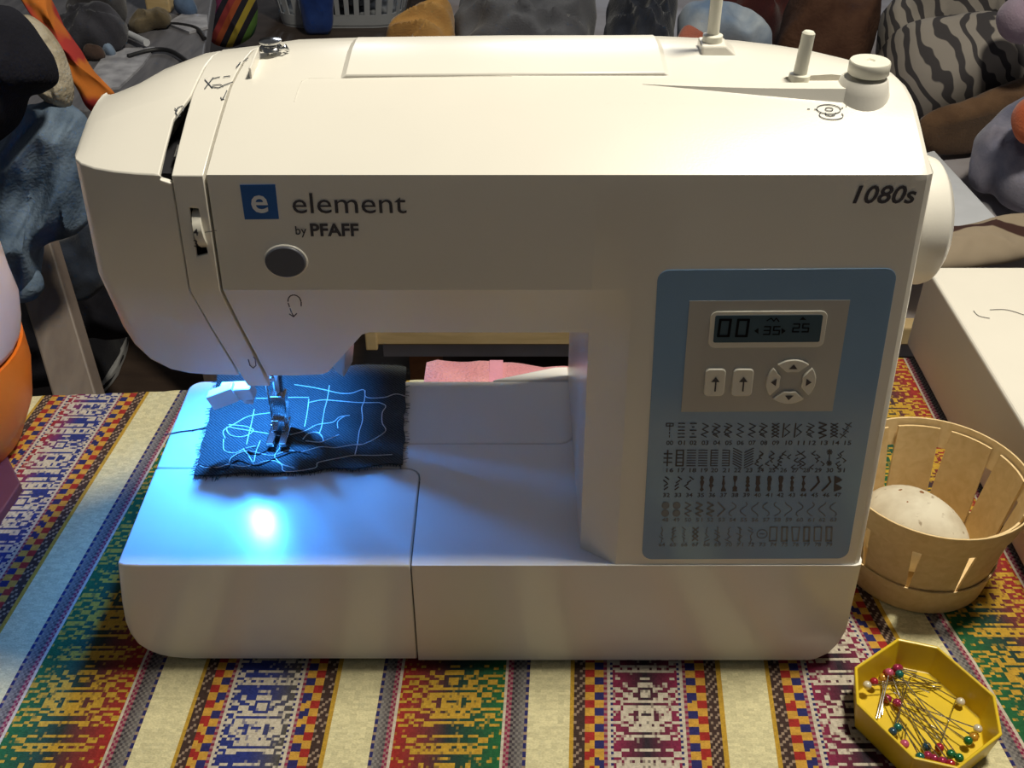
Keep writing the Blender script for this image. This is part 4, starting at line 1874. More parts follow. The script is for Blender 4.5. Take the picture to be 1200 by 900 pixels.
for k, (cn, hp, tp_) in enumerate(PINS):
    lay = .0006 * (k % 9)
    h = atz(hp[0], hp[1], FLZ + HR + lay)
    t = atz(tp_[0], tp_[1], FLZ + .0008 + lay * .8)
    for _ in range(40):
        if inside(h) < HR + .0006:
            h = h + (Vector((pc.x, pc.y, h.z)) - h) * .03
        if inside(t) < .0012:
            t = t + (Vector((pc.x, pc.y, t.z)) - t) * .03
    e = empty('dressmaking_pin', h, PIN_LAB.get(k, '%s-headed pin lying in the yellow box' % PIN_TXT[cn]), 'pin', 'dressmaking pins in the yellow box')
    bm = bmesh.new()
    bmesh.ops.create_icosphere(bm, subdivisions=3, radius=HR, matrix=Matrix.Translation(h))
    finish('pin_head', bm, PM[cn], e, smooth=60)
    bm = bmesh.new()
    tube(bm, [h, h + (t - h) * .97, t], [.00036, .00034, .00008], 6)
    finish('pin_shaft', bm, M['steel'], e)

# ================================================================== CHIP-WOOD BASKET
M['chip'] = plank_mat('pale_chip_wood', (.64, .46, .215), (.74, .56, .30), 30, 30)
M['chip_in'] = M['chip']
BC = Vector((.2297, .0730, 0))
RT, RB_, BH = .0502, .0385, .066
BK = empty('berry_basket', BC, 'round pale chip-wood basket with slatted sides beside the sewing machine', 'basket')


def brad(z):
    return RB_ + (RT - .0014 - RB_) * (z / BH)


def ringband(bm, z0, z1, r0, r1, th, n=64):
    prof = [(r0, z0), (r1, z1), (r1 - th, z1), (r0 - th, z0)]
    rings = []
    for r, z in prof:
        rings.append([bm.verts.new(BC + Vector((r * math.cos(2 * math.pi * k / n), r * math.sin(2 * math.pi * k / n), z))) for k in range(n)])
    for i in range(4):
        a, b = rings[i], rings[(i + 1) % 4]
        for k in range(n):
            bm.faces.new((a[k], a[(k + 1) % n], b[(k + 1) % n], b[k]))


bm = bmesh.new()
ringband(bm, BH - .0165, BH, brad(BH - .0165) + .0016, RT + .0012, .0010)
finish('outer_rim_hoop', bm, M['chip'], BK, smooth=40, bevel=.0002)
bm = bmesh.new()
ringband(bm, BH - .0150, BH + .0002, brad(BH - .015) - .0006, RT - .0018, .0009)
bm.free()
bm = bmesh.new()
ringband(bm, .0003, .0190, RB_ + .0014, brad(.019) + .0015, .0010)
finish('bottom_hoop', bm, M['chip'], BK, smooth=40, bevel=.0002)
bm = bmesh.new()
lathe(bm, [(RB_ - .0005, .0012), (RB_ - .0005, .0030)], 48, BC)
finish('basket_floor', bm, M['chip'], BK)
NS = 10
for k in range(NS):
    a = 2 * math.pi * (k + .32) / NS
    bm = bmesh.new()
    n = 5
    levels = [(.001, .97), (BH * .30, .94), (BH * .62, .86), (BH - .0035, .79)]
    R1 = []
    for z, fw in levels:
        half = fw * math.pi / NS
        half = min(half, .97 * math.pi / NS)
        rr_ = brad(z)
        outer = [BC + Vector((rr_ * math.cos(a + half * (-1 + 2 * i / n)), rr_ * math.sin(a + half * (-1 + 2 * i / n)), z)) for i in range(n + 1)]
        inner = [BC + Vector(((rr_ - .0011) * math.cos(a + half * (-1 + 2 * i / n)), (rr_ - .0011) * math.sin(a + half * (-1 + 2 * i / n)), z))
                 for i in range(n + 1)][::-1]
        R1.append([bm.verts.new(p) for p in outer + inner])
    m_ = len(R1[0])
    for p, q in zip(R1[:-1], R1[1:]):
        for i in range(m_):
            bm.faces.new((p[i], p[(i + 1) % m_], q[(i + 1) % m_], q[i]))
    bm.faces.new(R1[0][::-1])
    bm.faces.new(R1[-1])
    finish('slat', bm, M['chip'], BK, smooth=40)
# staples on the hoops
for k in (0, 1):
    bm = bmesh.new()
    for dz in (.055,):
        an = math.radians(-8 + 9 * k)
        r_ = brad(dz) + .0021
        tube(bm, [BC + Vector((r_ * math.cos(an), r_ * math.sin(an), dz - .003)), BC + Vector((r_ * math.cos(an), r_ * math.sin(an), dz + .003))], .0004, 5)
    finish('staple', bm, M['steel'], BK)


def speckle(name, c1, c2, spot):
    m, nt, b = new_mat(name)
    N, L = nt.nodes, nt.links
    tc = N.new('ShaderNodeTexCoord')
    nz = N.new('ShaderNodeTexNoise')
    nz.inputs['Scale'].default_value = 70
    nz.inputs['Detail'].default_value = 6
    n2 = N.new('ShaderNodeTexNoise')
    n2.inputs['Scale'].default_value = 160
    n2.inputs['Detail'].default_value = 3
    L.new(tc.outputs['Object'], nz.inputs['Vector'])
    L.new(tc.outputs['Object'], n2.inputs['Vector'])
    cr = N.new('ShaderNodeValToRGB')
    cr.color_ramp.elements[0].color = (*c1, 1)
    cr.color_ramp.elements[1].color = (*c2, 1)
    cr.color_ramp.elements[0].position = .35
    cr.color_ramp.elements[1].position = .6
    L.new(nz.outputs['Fac'], cr.inputs['Fac'])
    c2r = N.new('ShaderNodeValToRGB')
    c2r.color_ramp.elements[0].position = .66
    c2r.color_ramp.elements[1].position = .72
    L.new(n2.outputs['Fac'], c2r.inputs['Fac'])
    mx = N.new('ShaderNodeMix')
    mx.data_type = 'RGBA'
    mx.inputs['B'].default_value = (*spot, 1)
    L.new(c2r.outputs['Color'], mx.inputs['Factor'])
    L.new(cr.outputs['Color'], mx.inputs['A'])
    L.new(mx.outputs['Result'], b.inputs['Base Color'])
    b.inputs['Roughness'].default_value = .7
    return m


M['stone'] = speckle('speckled_cream', (.50, .44, .33), (.62, .57, .45), (.30, .24, .16))
bm = bmesh.new()
bmesh.ops.create_icosphere(bm, subdivisions=4, radius=1.0)
sp = Vector((BC.x - .0050, BC.y - .0010, .0260))
rot = Matrix.Rotation(math.radians(-38), 3, 'Z')
for v in bm.verts:
    p = v.co.copy()
    k = 1 - .10 * p.x
    q = Vector((p.x * .0310, p.y * .0240 * k, p.z * .0225 * k))
    q = rot @ q
    q *= 1 + .012 * noise.noise(p * 2)
    v.co = sp + q
st_ = finish('darning_egg', bm, M['stone'], smooth=60)
tag(st_, 'pale speckled oval egg lying in the chip-wood basket', 'egg')
M['chipmark'] = mat('brown_chip', (.22, .09, .03), .8)


def on_egg(px, py):
    r = ray(px, py).normalized()
    t = .4
    best = None
    Ri = rot.transposed()
    while t < .8:
        p = CAM + r * t
        q = Ri @ (p - sp)
        if (q.x / .0310) ** 2 + (q.y / .0240) ** 2 + (q.z / .0225) ** 2 < 1.0:
            return p
        t += .0003
    return sp + Vector((0, 0, .0195))


for j, (px, py, s_) in enumerate(((1057, 576, .0021), (1059, 581, .0018), (1064.5, 588, .0018), (1080, 577, .0013))):
    bm = bmesh.new()
    bmesh.ops.create_icosphere(bm, subdivisions=2, radius=1.0)
    p0 = on_egg(px, py)
    for v in bm.verts:
        c_ = v.co
        v.co = p0 + Vector((c_.x * s_ * (1 + .4 * noise.noise(c_ * 3)), c_.y * s_, c_.z * .0006))
    finish('chipped_spot', bm, M['chipmark'], st_)

# ================================================================== WHITE BOX ON THE RIGHT AND NEIGHBOURS
M['carton'] = mat('white_carton', (.72, .68, .60), .55, var=.03, scale=12, bump=.03, bscale=60)
bm = bmesh.new()
prism(bm, [(.2925, -.05), (.56, -.05), (.56, .300), (.2925, .300)], 0, 0,
      [(0.0, None), (.0655, lambda x, y: (x + (.001 if x < .3 else 0), y))])
wb = finish('white_carton_box', bm, M['carton'], smooth=0, bevel=.0022, seg=3)
tag(wb, 'large low white box with rounded edges beside the basket', 'box')
bm = bmesh.new()
pts = catmull([(1141, 364), (1147, 370), (1160, 373)], 6, closed=False)
tube(bm, [atz(x, y, .0659) for x, y in pts], .0002, 4)
tube(bm, [atz(x, y, .0659) for x, y in catmull([(1160, 363), (1180, 363), (1200, 369)], 5, closed=False)], .0002, 4)
th = finish('loose_hair_thread', bm, M['thread_dark'])
tag(th, 'fine dark thread lying on the white box', 'thread')

# pink towel behind the machine
M['towel'] = fabric('pink_terry', (.62, .25, .28), (.76, .36, .38), bump=1.0, bscale=500)
bm = bmesh.new()
tw = []
for i in range(29):
    f = i / 28
    x = -.0575 + .20 * f
    e = 1.0 if 0 < i else .55
    top_z = (.037 if f < .22 else .037 - .006 * min(1, (f - .22) / .2)) + .002 * noise.noise(Vector((f * 12, 0, 0)))
    top_z *= (.93 if i == 0 else 1)
    pr = []
    for k in range(16):
        t = 2 * math.pi * k / 16
        yy = .205 + .030 * (abs(math.cos(t)) ** .6) * (1 if math.cos(t) > 0 else -1)
        zz = top_z / 2 + top_z / 2 * (abs(math.sin(t)) ** .6) * (1 if math.sin(t) > 0 else -1)
        nzv = noise.noise(Vector((x * 200, yy * 200, zz * 200))) * .0008
        pr.append(Vector((x, yy + nzv, max(.0, zz + nzv))))
    tw.append(pr)
loft(bm, tw)
TW = finish('folded_towel', bm, M['towel'], smooth=50)
tag(TW, 'folded pink terry towel on the table behind the sewing machine', 'towel')
M['towel_band'] = fabric('pink_border', (.66, .28, .36), bump=.2)
bm = bmesh.new()
bd = []
for x in (-.0150, -.0060):
    top_z = .0365
    pr = []
    for k in range(16):
        t = 2 * math.pi * k / 16
        yy = .205 + .0305 * (abs(math.cos(t)) ** .6) * (1 if math.cos(t) > 0 else -1)
        zz = top_z / 2 + (top_z / 2 + .0006) * (abs(math.sin(t)) ** .6) * (1 if math.sin(t) > 0 else -1)
        pr.append(Vector((x, yy, max(0, zz))))
    bd.append(pr)
loft(bm, bd)
finish('woven_border', bm, M['towel_band'], TW, smooth=50)
# small cream block beside the towel
bm = bmesh.new()
p = aty(492, 440, .195)
prism(bm, rrect(p.x - .008, p.x + .0055, .190, .210, .004), 0, .019)
cb_ = finish('cream_block', bm, mat('cream_wax', (.50, .41, .22), .5), smooth=30, bevel=.002)
tag(cb_, 'small cream block at the end of the folded pink towel', 'block')

# purple box at the left edge
M['purple'] = mat('purple_card', (.085, .022, .055), .6)
bm = bmesh.new()
c1, c2, c3 = (atz(x, y, .006) for x, y in ((24, 566), (0, 517), (0, 602)))
e1, e2 = (c2 - c1).normalized() * .11, (c3 - c1).normalized() * .08
pl_ = [c1, c1 + e1, c1 + e1 + e2, c1 + e2]
prism(bm, [(p.x, p.y) for p in pl_], -.0004, .006)
pb = finish('purple_booklet', bm, M['purple'], smooth=0, bevel=.001)
tag(pb, 'flat dark purple booklet lying on the striped cloth', 'booklet')

# orange bucket with a plastic bag
M['orange'] = mat('orange_plastic', (.72, .16, .012), .35, var=.04)
OB = Vector((-.3800, .1750, 0))
bm = bmesh.new()
lathe(bm, [(.046, 0), (.060, .006), (.0715, .030), (.0765, .055), (.0765, .075), (.0745, .075), (.0745, .055), (.068, .030), (.058, .008), (.002, .006)],
      48, OB, cap=False)
bk = finish('orange_tub', bm, M['orange'], smooth=50)
tag(bk, 'round orange plastic tub at the end of the table', 'tub')
M['bag'] = mat('thin_pink_bag', (.72, .56, .52), .35, var=.08, scale=20, bump=.25, bscale=30, trans=.15)
bm = bmesh.new()
prof = [(.0735, .0755), (.0765, .0765), (.0775, .080), (.0785, .088), (.079, .105), (.076, .130), (.068, .155), (.054, .175), (.034, .186), (.012, .190)]
n = 56
rings = []
for r, h in prof:
    ring = []
    for k in range(n):
        t = 2 * math.pi * k / n
        q = Vector((math.cos(t), math.sin(t), h * 9))
        rr2 = r * (1 + .05 * noise.noise(q * 2.2) + .025 * math.sin(t * 17 + h * 30) * (h / .19))
        hh = h + .006 * min(1, (h - .0755) / .02) * noise.noise(q * 1.5 + Vector((3, 1, 0))) + 0
        ring.append(bm.verts.new(OB + Vector((rr2 * math.cos(t), rr2 * math.sin(t), hh))))
    rings.append(ring)
for a, b in zip(rings[:-1], rings[1:]):
    for k in range(n):
        bm.faces.new((a[k], a[(k + 1) % n], b[(k + 1) % n], b[k]))
bm.faces.new(rings[-1])
bg_ = finish('plastic_bag', bm, M['bag'], smooth=60)
tag(bg_, 'crumpled pinkish plastic bag bulging out of the orange tub', 'bag')

# ================================================================== ROOM BEHIND: BED
BEDY, MZ = 0.86, -0.27
BD = empty('bed', (.62, 1.5, FLOOR_Z), 'wooden bed with light rail and rumpled sheet behind the table', 'bed')
rl = aty(427, 384, BEDY)
rl2 = aty(427, 405, BEDY)
bm = bmesh.new()
box(bm, rl.x, 1.35, BEDY, BEDY + .03, rl2.z, rl.z)
finish('side_rail', bm, M['wood_light'], BD, smooth=0, bevel=.003)
bm = bmesh.new()
box(bm, rl.x, rl.x + .016, BEDY - .004, BEDY + .045, rl2.z - .006, rl.z)
finish('rail_end', bm, M['wood_light'], BD, smooth=0, bevel=.002)
for xx in (rl.x + .075, 1.30):
    bm = bmesh.new()
    box(bm, xx - .022, xx + .022, BEDY + .032, BEDY + .08, FLOOR_Z, rl2.z + .02)
    finish('leg', bm, M['wood_red'], BD, smooth=0, bevel=.003)
bm = bmesh.new()
for xx in (rl.x + .05, 1.30):
    pass
bm.free()
for xx in (rl.x + .05, 1.30):
    bm = bmesh.new()
    box(bm, xx - .025, xx + .025, 2.20, 2.25, FLOOR_Z, rl.z)
    finish('leg', bm, M['wood_red'], BD, smooth=0, bevel=.003)
bm = bmesh.new()
box(bm, rl.x, 1.35, 2.24, 2.27, rl2.z, rl.z)
finish('side_rail', bm, M['wood_light'], BD, smooth=0, bevel=.003)
M['sheet'] = mat('rumpled_sheet', (.26, .22, .21), .9, scale=5, color2=(.46, .46, .52), bump=.5, bscale=18)
bm = bmesh.new()
nx, ny = 60, 40
g = []
for j in range(ny + 1):
    row = []
    for i in range(nx + 1):
        x = rl.x + .02 + (1.33 - rl.x - .02) * i / nx
        y = BEDY + .02 + 1.40 * j / ny
        z = MZ + .012 * noise.noise(Vector((x * 6, y * 6, 0))) + .006 * noise.noise(Vector((x * 17, y * 15, 4)))
        if j == 0 or i in (0, nx) or j == ny:
            z = rl.z - .01
        row.append(bm.verts.new((x, y, z)))
    g.append(row)
for j in range(ny):
    for i in range(nx):
        bm.faces.new((g[j][i], g[j][i + 1], g[j + 1][i + 1], g[j + 1][i]))
bot = [bm.verts.new(p) for p in ((rl.x + .02, BEDY + .02, rl.z - .06), (1.33, BEDY + .02, rl.z - .06), (1.33, BEDY + 1.42, rl.z - .06), (rl.x + .02, BEDY + 1.42, rl.z - .06))]
bm.faces.new(bot[::-1])
bm.faces.new([g[0][i] for i in range(nx + 1)][::-1] + bot[0:2])
bm.faces.new([g[ny][i] for i in range(nx + 1)] + [bot[2], bot[3]])
bm.faces.new([g[j][0] for j in range(ny + 1)] + [bot[3], bot[0]])
bm.faces.new([g[j][nx] for j in range(ny + 1)][::-1] + [bot[1], bot[2]])
finish('mattress', bm, M['sheet'], BD, smooth=60)

UPN = (0, -.5, .87)     # plane of things lying in a heap, tipped towards the table
# white board on the bed
M['board'] = mat('white_board', (.66, .68, .72), .6, var=.03)
bq = [atz(1095, 176, MZ + .03), atz(1180, 268, MZ + .03), atz(1085, 276, MZ + .03), atz(1040, 190, MZ + .03)]
bm = bmesh.new()
prism(bm, [(p.x, p.y) for p in bq], MZ + .012, MZ + .03)
o = finish('white_board', bm, M['board'], smooth=0, bevel=.002)
tag(o, 'flat white board lying on the bed', 'board')


def stripe_mat(name, c1, c2, scale, dist, direction='DIAGONAL', dscale=1.5, lo=.42, hi=.52, rot=(0, 0, 0)):
    m, nt, b = new_mat(name)
    N, L = nt.nodes, nt.links
    tc = N.new('ShaderNodeTexCoord')
    mp = N.new('ShaderNodeMapping')
    mp.inputs['Rotation'].default_value = rot
    wv = N.new('ShaderNodeTexWave')
    wv.wave_type = 'BANDS'
    wv.bands_direction = direction
    wv.inputs['Scale'].default_value = scale
    wv.inputs['Distortion'].default_value = dist
    wv.inputs['Detail'].default_value = 2
    wv.inputs['Detail Scale'].default_value = dscale
    cr = N.new('ShaderNodeValToRGB')
    cr.color_ramp.elements[0].color = (*c1, 1)
    cr.color_ramp.elements[1].color = (*c2, 1)
    cr.color_ramp.elements[0].position = lo
    cr.color_ramp.elements[1].position = hi
    L.new(tc.outputs['Object'], mp.inputs['Vector'])
    L.new(mp.outputs['Vector'], wv.inputs['Vector'])
    L.new(wv.outputs['Fac'], cr.inputs['Fac'])
    L.new(cr.outputs['Color'], b.inputs['Base Color'])
    b.inputs['Roughness'].default_value = .92
    b.inputs['Specular IOR Level'].default_value = .15
    return m


# striped cloth folded at the edge of the bed
M['strcloth'] = stripe_mat('beige_striped_cloth', (.07, .035, .03), (.40, .32, .23), 4.5, 3.0, 'Y', 1.0, .10, .17)
puff('striped_cloth', [(1070, 268), (1110, 268), (1150, 262), (1215, 255), (1240, 285), (1205, 302), (1150, 312), (1090, 316), (1070, 300)],
     (.6, .90, MZ + .03), (0, -.25, .97), .018, M['strcloth'], 'beige folded cloth with thin dark stripes on the edge of the bed', 'cloth',
     folds=.8, freq=12, seed=3)

# zebra cushion
M['zebra'] = stripe_mat('zebra_print', (.06, .055, .058), (.30, .27, .24), 12.5, 9.0, 'X', 1.0, .30, .42, (.3, .5, .5))
puff('zebra_cushion', [(1030, 60), (1075, 48), (1130, 40), (1190, 48), (1240, 62), (1235, 100), (1180, 120), (1130, 136), (1085, 142), (1050, 120), (1032, 90)],
     (.75, 1.42, MZ + .12), UPN, .10, M['zebra'], 'plump zebra-striped cushion on the bed', 'cushion', folds=.25, freq=5, seed=4, edge=3)
puff('zebra_blanket', [(1040, 62), (1030, 25), (1060, -12), (1110, -30), (1170, -25), (1200, 0), (1190, 30), (1150, 52), (1100, 60)],
     (.75, 1.62, MZ + .16), UPN, .07, M['zebra'], 'rumpled zebra-striped blanket behind the zebra cushion', 'blanket', folds=1.0, freq=7, seed=9)
puff('brown_pillow', [(1080, 138), (1130, 120), (1190, 96), (1240, 84), (1245, 118), (1190, 130), (1135, 146), (1095, 150)],
     (.75, 1.12, MZ + .02), UPN, .02, fabric('brown_plush', (.10, .055, .03), (.15, .085, .045)), 'brown plush pillow below the zebra cushion', 'pillow', seed=5, folds=.5)
puff('lilac_ball', [(1171, 20), (1180, 2), (1200, -8), (1222, 0), (1234, 22), (1222, 44), (1198, 52), (1178, 42)],
     (.8, 1.22, MZ + .24), (0, -.9, .4), .045, fabric('lilac_plush', (.30, .22, .30), (.38, .30, .38)), 'lilac round plush toy beside the zebra cushion', 'toy', folds=.15, seed=2, back=1.0, edge=2)
M['bluegrey'] = fabric('blue_grey_print', (.12, .13, .20), (.25, .24, .30), scale=18)
puff('printed_duvet', [(1142, 165), (1165, 140), (1190, 120), (1230, 108), (1250, 180), (1240, 250), (1200, 244), (1182, 225), (1170, 195), (1150, 185)],
     (.62, 1.05, MZ + .06), UPN, .035, M['bluegrey'], 'blue-grey printed duvet bunched on the bed', 'duvet', folds=1.2, freq=12, seed=6)
puff('orange_toy', [(1186, 135), (1196, 118), (1215, 112), (1230, 130), (1228, 160), (1205, 170), (1190, 158)],
     (.62, 1.0, MZ + .12), (0, -.8, .6), .03, fabric('orange_plush', (.50, .10, .035), (.62, .16, .06)), 'orange plush toy lying on the blue-grey duvet', 'toy', folds=.3, seed=8)
# brown plush heap
M['brownplush'] = fabric('dark_brown_plush', (.055, .025, .016), (.085, .042, .026), bump=1.0, bscale=160, sheen=0)
puff('brown_blanket', [(905, 78), (912, 40), (925, 5), (950, -25), (1010, -30), (1026, -10), (1026, 30), (1020, 62), (1000, 92), (960, 96)],
     (.5, 1.40, MZ + .10), UPN, .09, M['brownplush'], 'dark brown plush blanket heaped on the bed', 'blanket', folds=.7, freq=6, seed=11)
puff('maroon_cloth', [(835, 30), (850, -10), (900, -25), (940, -15), (925, 20), (905, 45), (870, 35)],
     (.35, 1.65, MZ + .12), UPN, .05, fabric('maroon_cloth', (.055, .014, .016), (.08, .022, .02)), 'dark maroon cloth behind the tall spool pin', 'cloth', seed=12)
M['bluewhite'] = fabric('blue_white_print', (.16, .24, .38), (.50, .56, .62), scale=14, bump=.2)
puff('printed_cloth', [(795, 20), (812, 10), (845, 12), (880, 24), (902, 40), (905, 56), (880, 62), (850, 56), (820, 58), (800, 44)],
     (.3, 1.30, MZ + .07), UPN, .045, M['bluewhite'], 'pale blue and white printed cloth on the bed', 'cloth', folds=.7, freq=10, seed=13)
puff('orange_cloth', [(790, 62), (796, 38), (806, 30), (822, 44), (828, 66), (880, 70), (905, 60), (915, 74), (870, 90), (800, 90)],
     (.3, 1.10, MZ + .005), UPN, .010, fabric('orange_cotton', (.36, .10, .06), (.45, .15, .10)), 'orange cotton cloth under the printed cloth', 'cloth', seed=14)
puff('navy_trousers', [(708, 62), (712, 22), (724, -8), (762, -18), (790, -5), (790, 25), (785, 50), (780, 80), (738, 85)],
     (.2, 1.36, MZ + .08), UPN, .06, fabric('navy_cloth', (.018, .022, .036), (.04, .046, .065)), 'dark navy trousers lying on the bed', 'trousers', folds=1.4, freq=16, seed=15)
M['greycloth'] = fabric('slate_fleece', (.105, .11, .13), (.15, .155, .175), scale=8)
puff('grey_sweater', [(530, 30), (543, 8), (575, -12), (640, -22), (680, -12), (696, 12), (692, 40), (680, 62), (640, 82), (575, 75), (540, 58)],
     (.05, 1.34, MZ + .09), UPN, .075, M['greycloth'], 'slate grey sweater heaped on the bed', 'sweater', folds=1.3, freq=15, seed=16, fold_dir=(.8, .5, -.3), rings=26, per=10)
puff('ochre_cloth', [(450, 58), (468, 38), (490, 27), (520, 22), (531, 24), (531, 50), (529, 75), (490, 85), (455, 76)],
     (-.1, 1.22, MZ + .06), UPN, .05, fabric('ochre_cotton', (.42, .22, .065), (.52, .30, .10)), 'ochre yellow cloth beside the grey sweater', 'cloth', folds=1.5, freq=22, seed=17, fold_dir=(.9, .3, .3))
puff('pale_blue_sock', [(583, 56), (586, 48), (597, 45), (608, 49), (612, 58), (600, 66), (588, 64)],
     (0, 1.10, MZ + .11), UPN, .015, fabric('pale_blue_knit', (.30, .42, .58), (.38, .50, .66)), 'small pale blue sock on the grey sweater', 'sock', folds=.3, seed=18)

# ================================================================== LOW BENCH WITH LAUNDRY BASKET
BNZ = -.30
BN = empty('low_bench', (-.35, 2.05, FLOOR_Z), 'low dark wooden bench carrying the white laundry basket', 'bench')
bm = bmesh.new()
q0, q1 = atz(225, 72, BNZ), atz(520, 36, BNZ)
box(bm, -.78, -.235, 1.58, 2.3, BNZ - .03, BNZ)
finish('bench_top', bm, M['wood_dark'], BN, smooth=0, bevel=.004)
for xx in (-.73, -.28):
    for yy in (1.64, 2.24):
        bm = bmesh.new()
        box(bm, xx - .03, xx + .03, yy - .03, yy + .03, FLOOR_Z, BNZ - .03)
        finish('leg', bm, M['wood_dark'], BN, smooth=0)
bm = bmesh.new()
box(bm, -.75, -.26, 1.62, 1.64, BNZ - .20, BNZ - .03)
finish('apron_board', bm, M['wood_dark'], BN, smooth=0, bevel=.003)
M['lattice'] = mat('white_lattice_plastic', (.42, .44, .47), .45, var=.03)
lb0, lb1 = atz(325, 33, BNZ), atz(470, 33, BNZ)
yb_ = lb0.y
LB = empty('laundry_basket', ((lb0.x + lb1.x) / 2, yb_ + .12, BNZ), 'white plastic lattice laundry basket on the low bench', 'laundry basket')
cx, cy = (lb0.x + lb1.x) / 2, yb_ + .12
hw, hd, hh = (lb1.x - lb0.x) / 2, .12, .17


def lbp(t, z):
    """point on the flaring rounded-rectangular wall"""
    f = 1 + .22 * z / hh
    c, s = math.cos(t), math.sin(t)
    k = (abs(c) ** 5 + abs(s) ** 5) ** (-1 / 5)
    return Vector((cx + hw * f * k * c, cy + hd * f * k * s, BNZ + z))


for z0, z1, nm in ((.0, .028, 'bottom_band'), (.078, .090, 'middle_band'), (hh - .03, hh, 'rim_band')):
    bm = bmesh.new()
    R = []
    for z, o_ in ((z0, 0), (z1, 0), (z1, .004), (z0, .004)):
        R.append([bm.verts.new(lbp(2 * math.pi * k / 72, z) + (Vector((cx, cy, BNZ + z)) - lbp(2 * math.pi * k / 72, z)).normalized() * o_) for k in range(72)])
    for i in range(4):
        a, b = R[i], R[(i + 1) % 4]
        for k in range(72):
            bm.faces.new((a[k], a[(k + 1) % 72], b[(k + 1) % 72], b[k]))
    finish(nm, bm, M['lattice'], LB, smooth=40)
bm = bmesh.new()
vs = [bm.verts.new(lbp(2 * math.pi * k / 72, .003)) for k in range(72)]
vs2 = [bm.verts.new(lbp(2 * math.pi * k / 72, .006)) for k in range(72)]
bm.faces.new(vs[::-1])
bm.faces.new(vs2)
for k in range(72):
    bm.faces.new((vs[k], vs[(k + 1) % 72], vs2[(k + 1) % 72], vs2[k]))
finish('basket_bottom', bm, M['lattice'], LB, smooth=0)
for k in range(44):
    t = 2 * math.pi * k / 44
    bm = bmesh.new()
    w_ = .35 * math.pi / 44 * 1.4
    for (za, zb2) in ((.026, .080), (.088, hh - .028)):
        p = [lbp(t - w_, za), lbp(t + w_, za), lbp(t + w_, zb2), lbp(t - w_, zb2)]
        c_ = Vector((cx, cy, 0))
        a = [bm.verts.new(q) for q in p]
        b = [bm.verts.new(q + Vector((cx - q.x, cy - q.y, 0)).normalized() * .003) for q in p]
        bm.faces.new(a)
        bm.faces.new(b[::-1])
        for i in range(4):
            bm.faces.new((a[i], b[i], b[(i + 1) % 4], a[(i + 1) % 4]))
    finish('lattice_bar', bm, M['lattice'], LB, smooth=0)
puff('blue_towel', [(352, -20), (352, 10), (358, 37), (372, 40), (388, 36), (391, 8), (390, -20), (370, -28)], (cx, yb_ - .035, BNZ + .08), (0, -1, .15), .016,
     fabric('royal_blue_cloth', (.012, .035, .16), (.022, .055, .22)), 'royal blue cloth hanging over the laundry basket', 'cloth', folds=.5, seed=20)
bm = bmesh.new()
bmesh.ops.create_icosphere(bm, subdivisions=4, radius=1)
for v in bm.verts:
    p = v.co
    v.co = Vector((cx + p.x * hw * .9, cy + p.y * hd * .85, BNZ + .085 + p.z * .072)) + p * .012 * noise.noise(p * 4)
o = finish('laundry_pile', bm, fabric('grey_laundry', (.10, .11, .13), (.2, .2, .22)), smooth=60)
tag(o, 'grey crumpled laundry inside the white lattice basket', 'laundry')

# rainbow knitted bag
def rainbow():
    m, nt, b = new_mat('rainbow_knit')
    N, L = nt.nodes, nt.links
    tc = N.new('ShaderNodeTexCoord')
    mp = N.new('ShaderNodeMapping')
    mp.inputs['Rotation'].default_value = (0, math.radians(-32), 0)
    wv = N.new('ShaderNodeSeparateXYZ')
    cr = N.new('ShaderNodeValToRGB')
    cr.color_ramp.interpolation = 'CONSTANT'
    cols = [(.03, .035, .06), (.16, .02, .08), (.012, .01, .02), (.26, .03, .03), (.34, .07, .02), (.012, .01, .02), (.36, .27, .03), (.012, .01, .02), (.10, .22, .04), (.02, .10, .05)]
    els = cr.color_ramp.elements
    for i, c in enumerate(cols):
        e = els[i] if i < 2 else els.new(i / len(cols))
        e.position = i / len(cols)
        e.color = (*c, 1)
    mr = N.new('ShaderNodeMapRange')
    mr.inputs['From Min'].default_value = -.050
    mr.inputs['From Max'].default_value = .055
    L.new(tc.outputs['Object'], mp.inputs['Vector'])
    L.new(mp.outputs['Vector'], wv.inputs['Vector'])
    L.new(wv.outputs['X'], mr.inputs['Value'])
    L.new(mr.outputs['Result'], cr.inputs['Fac'])
    L.new(cr.outputs['Color'], b.inputs['Base Color'])
    b.inputs['Roughness'].default_value = .9
    return m


rb = puff('rainbow_bag', [(246, 45), (246, 15), (256, -12), (280, -25), (298, -8), (302, 20), (296, 42), (276, 54), (258, 54)], (-.52, 1.75, BNZ + .08), (0, -1, .25), .04,
          rainbow(), 'rainbow-striped knitted bag on the low bench', 'bag', folds=.25, seed=21)
c0_ = sum((v.co for v in rb.data.vertices), Vector()) / len(rb.data.vertices)
rb.data.transform(Matrix.Translation(-c0_))
rb.location = c0_

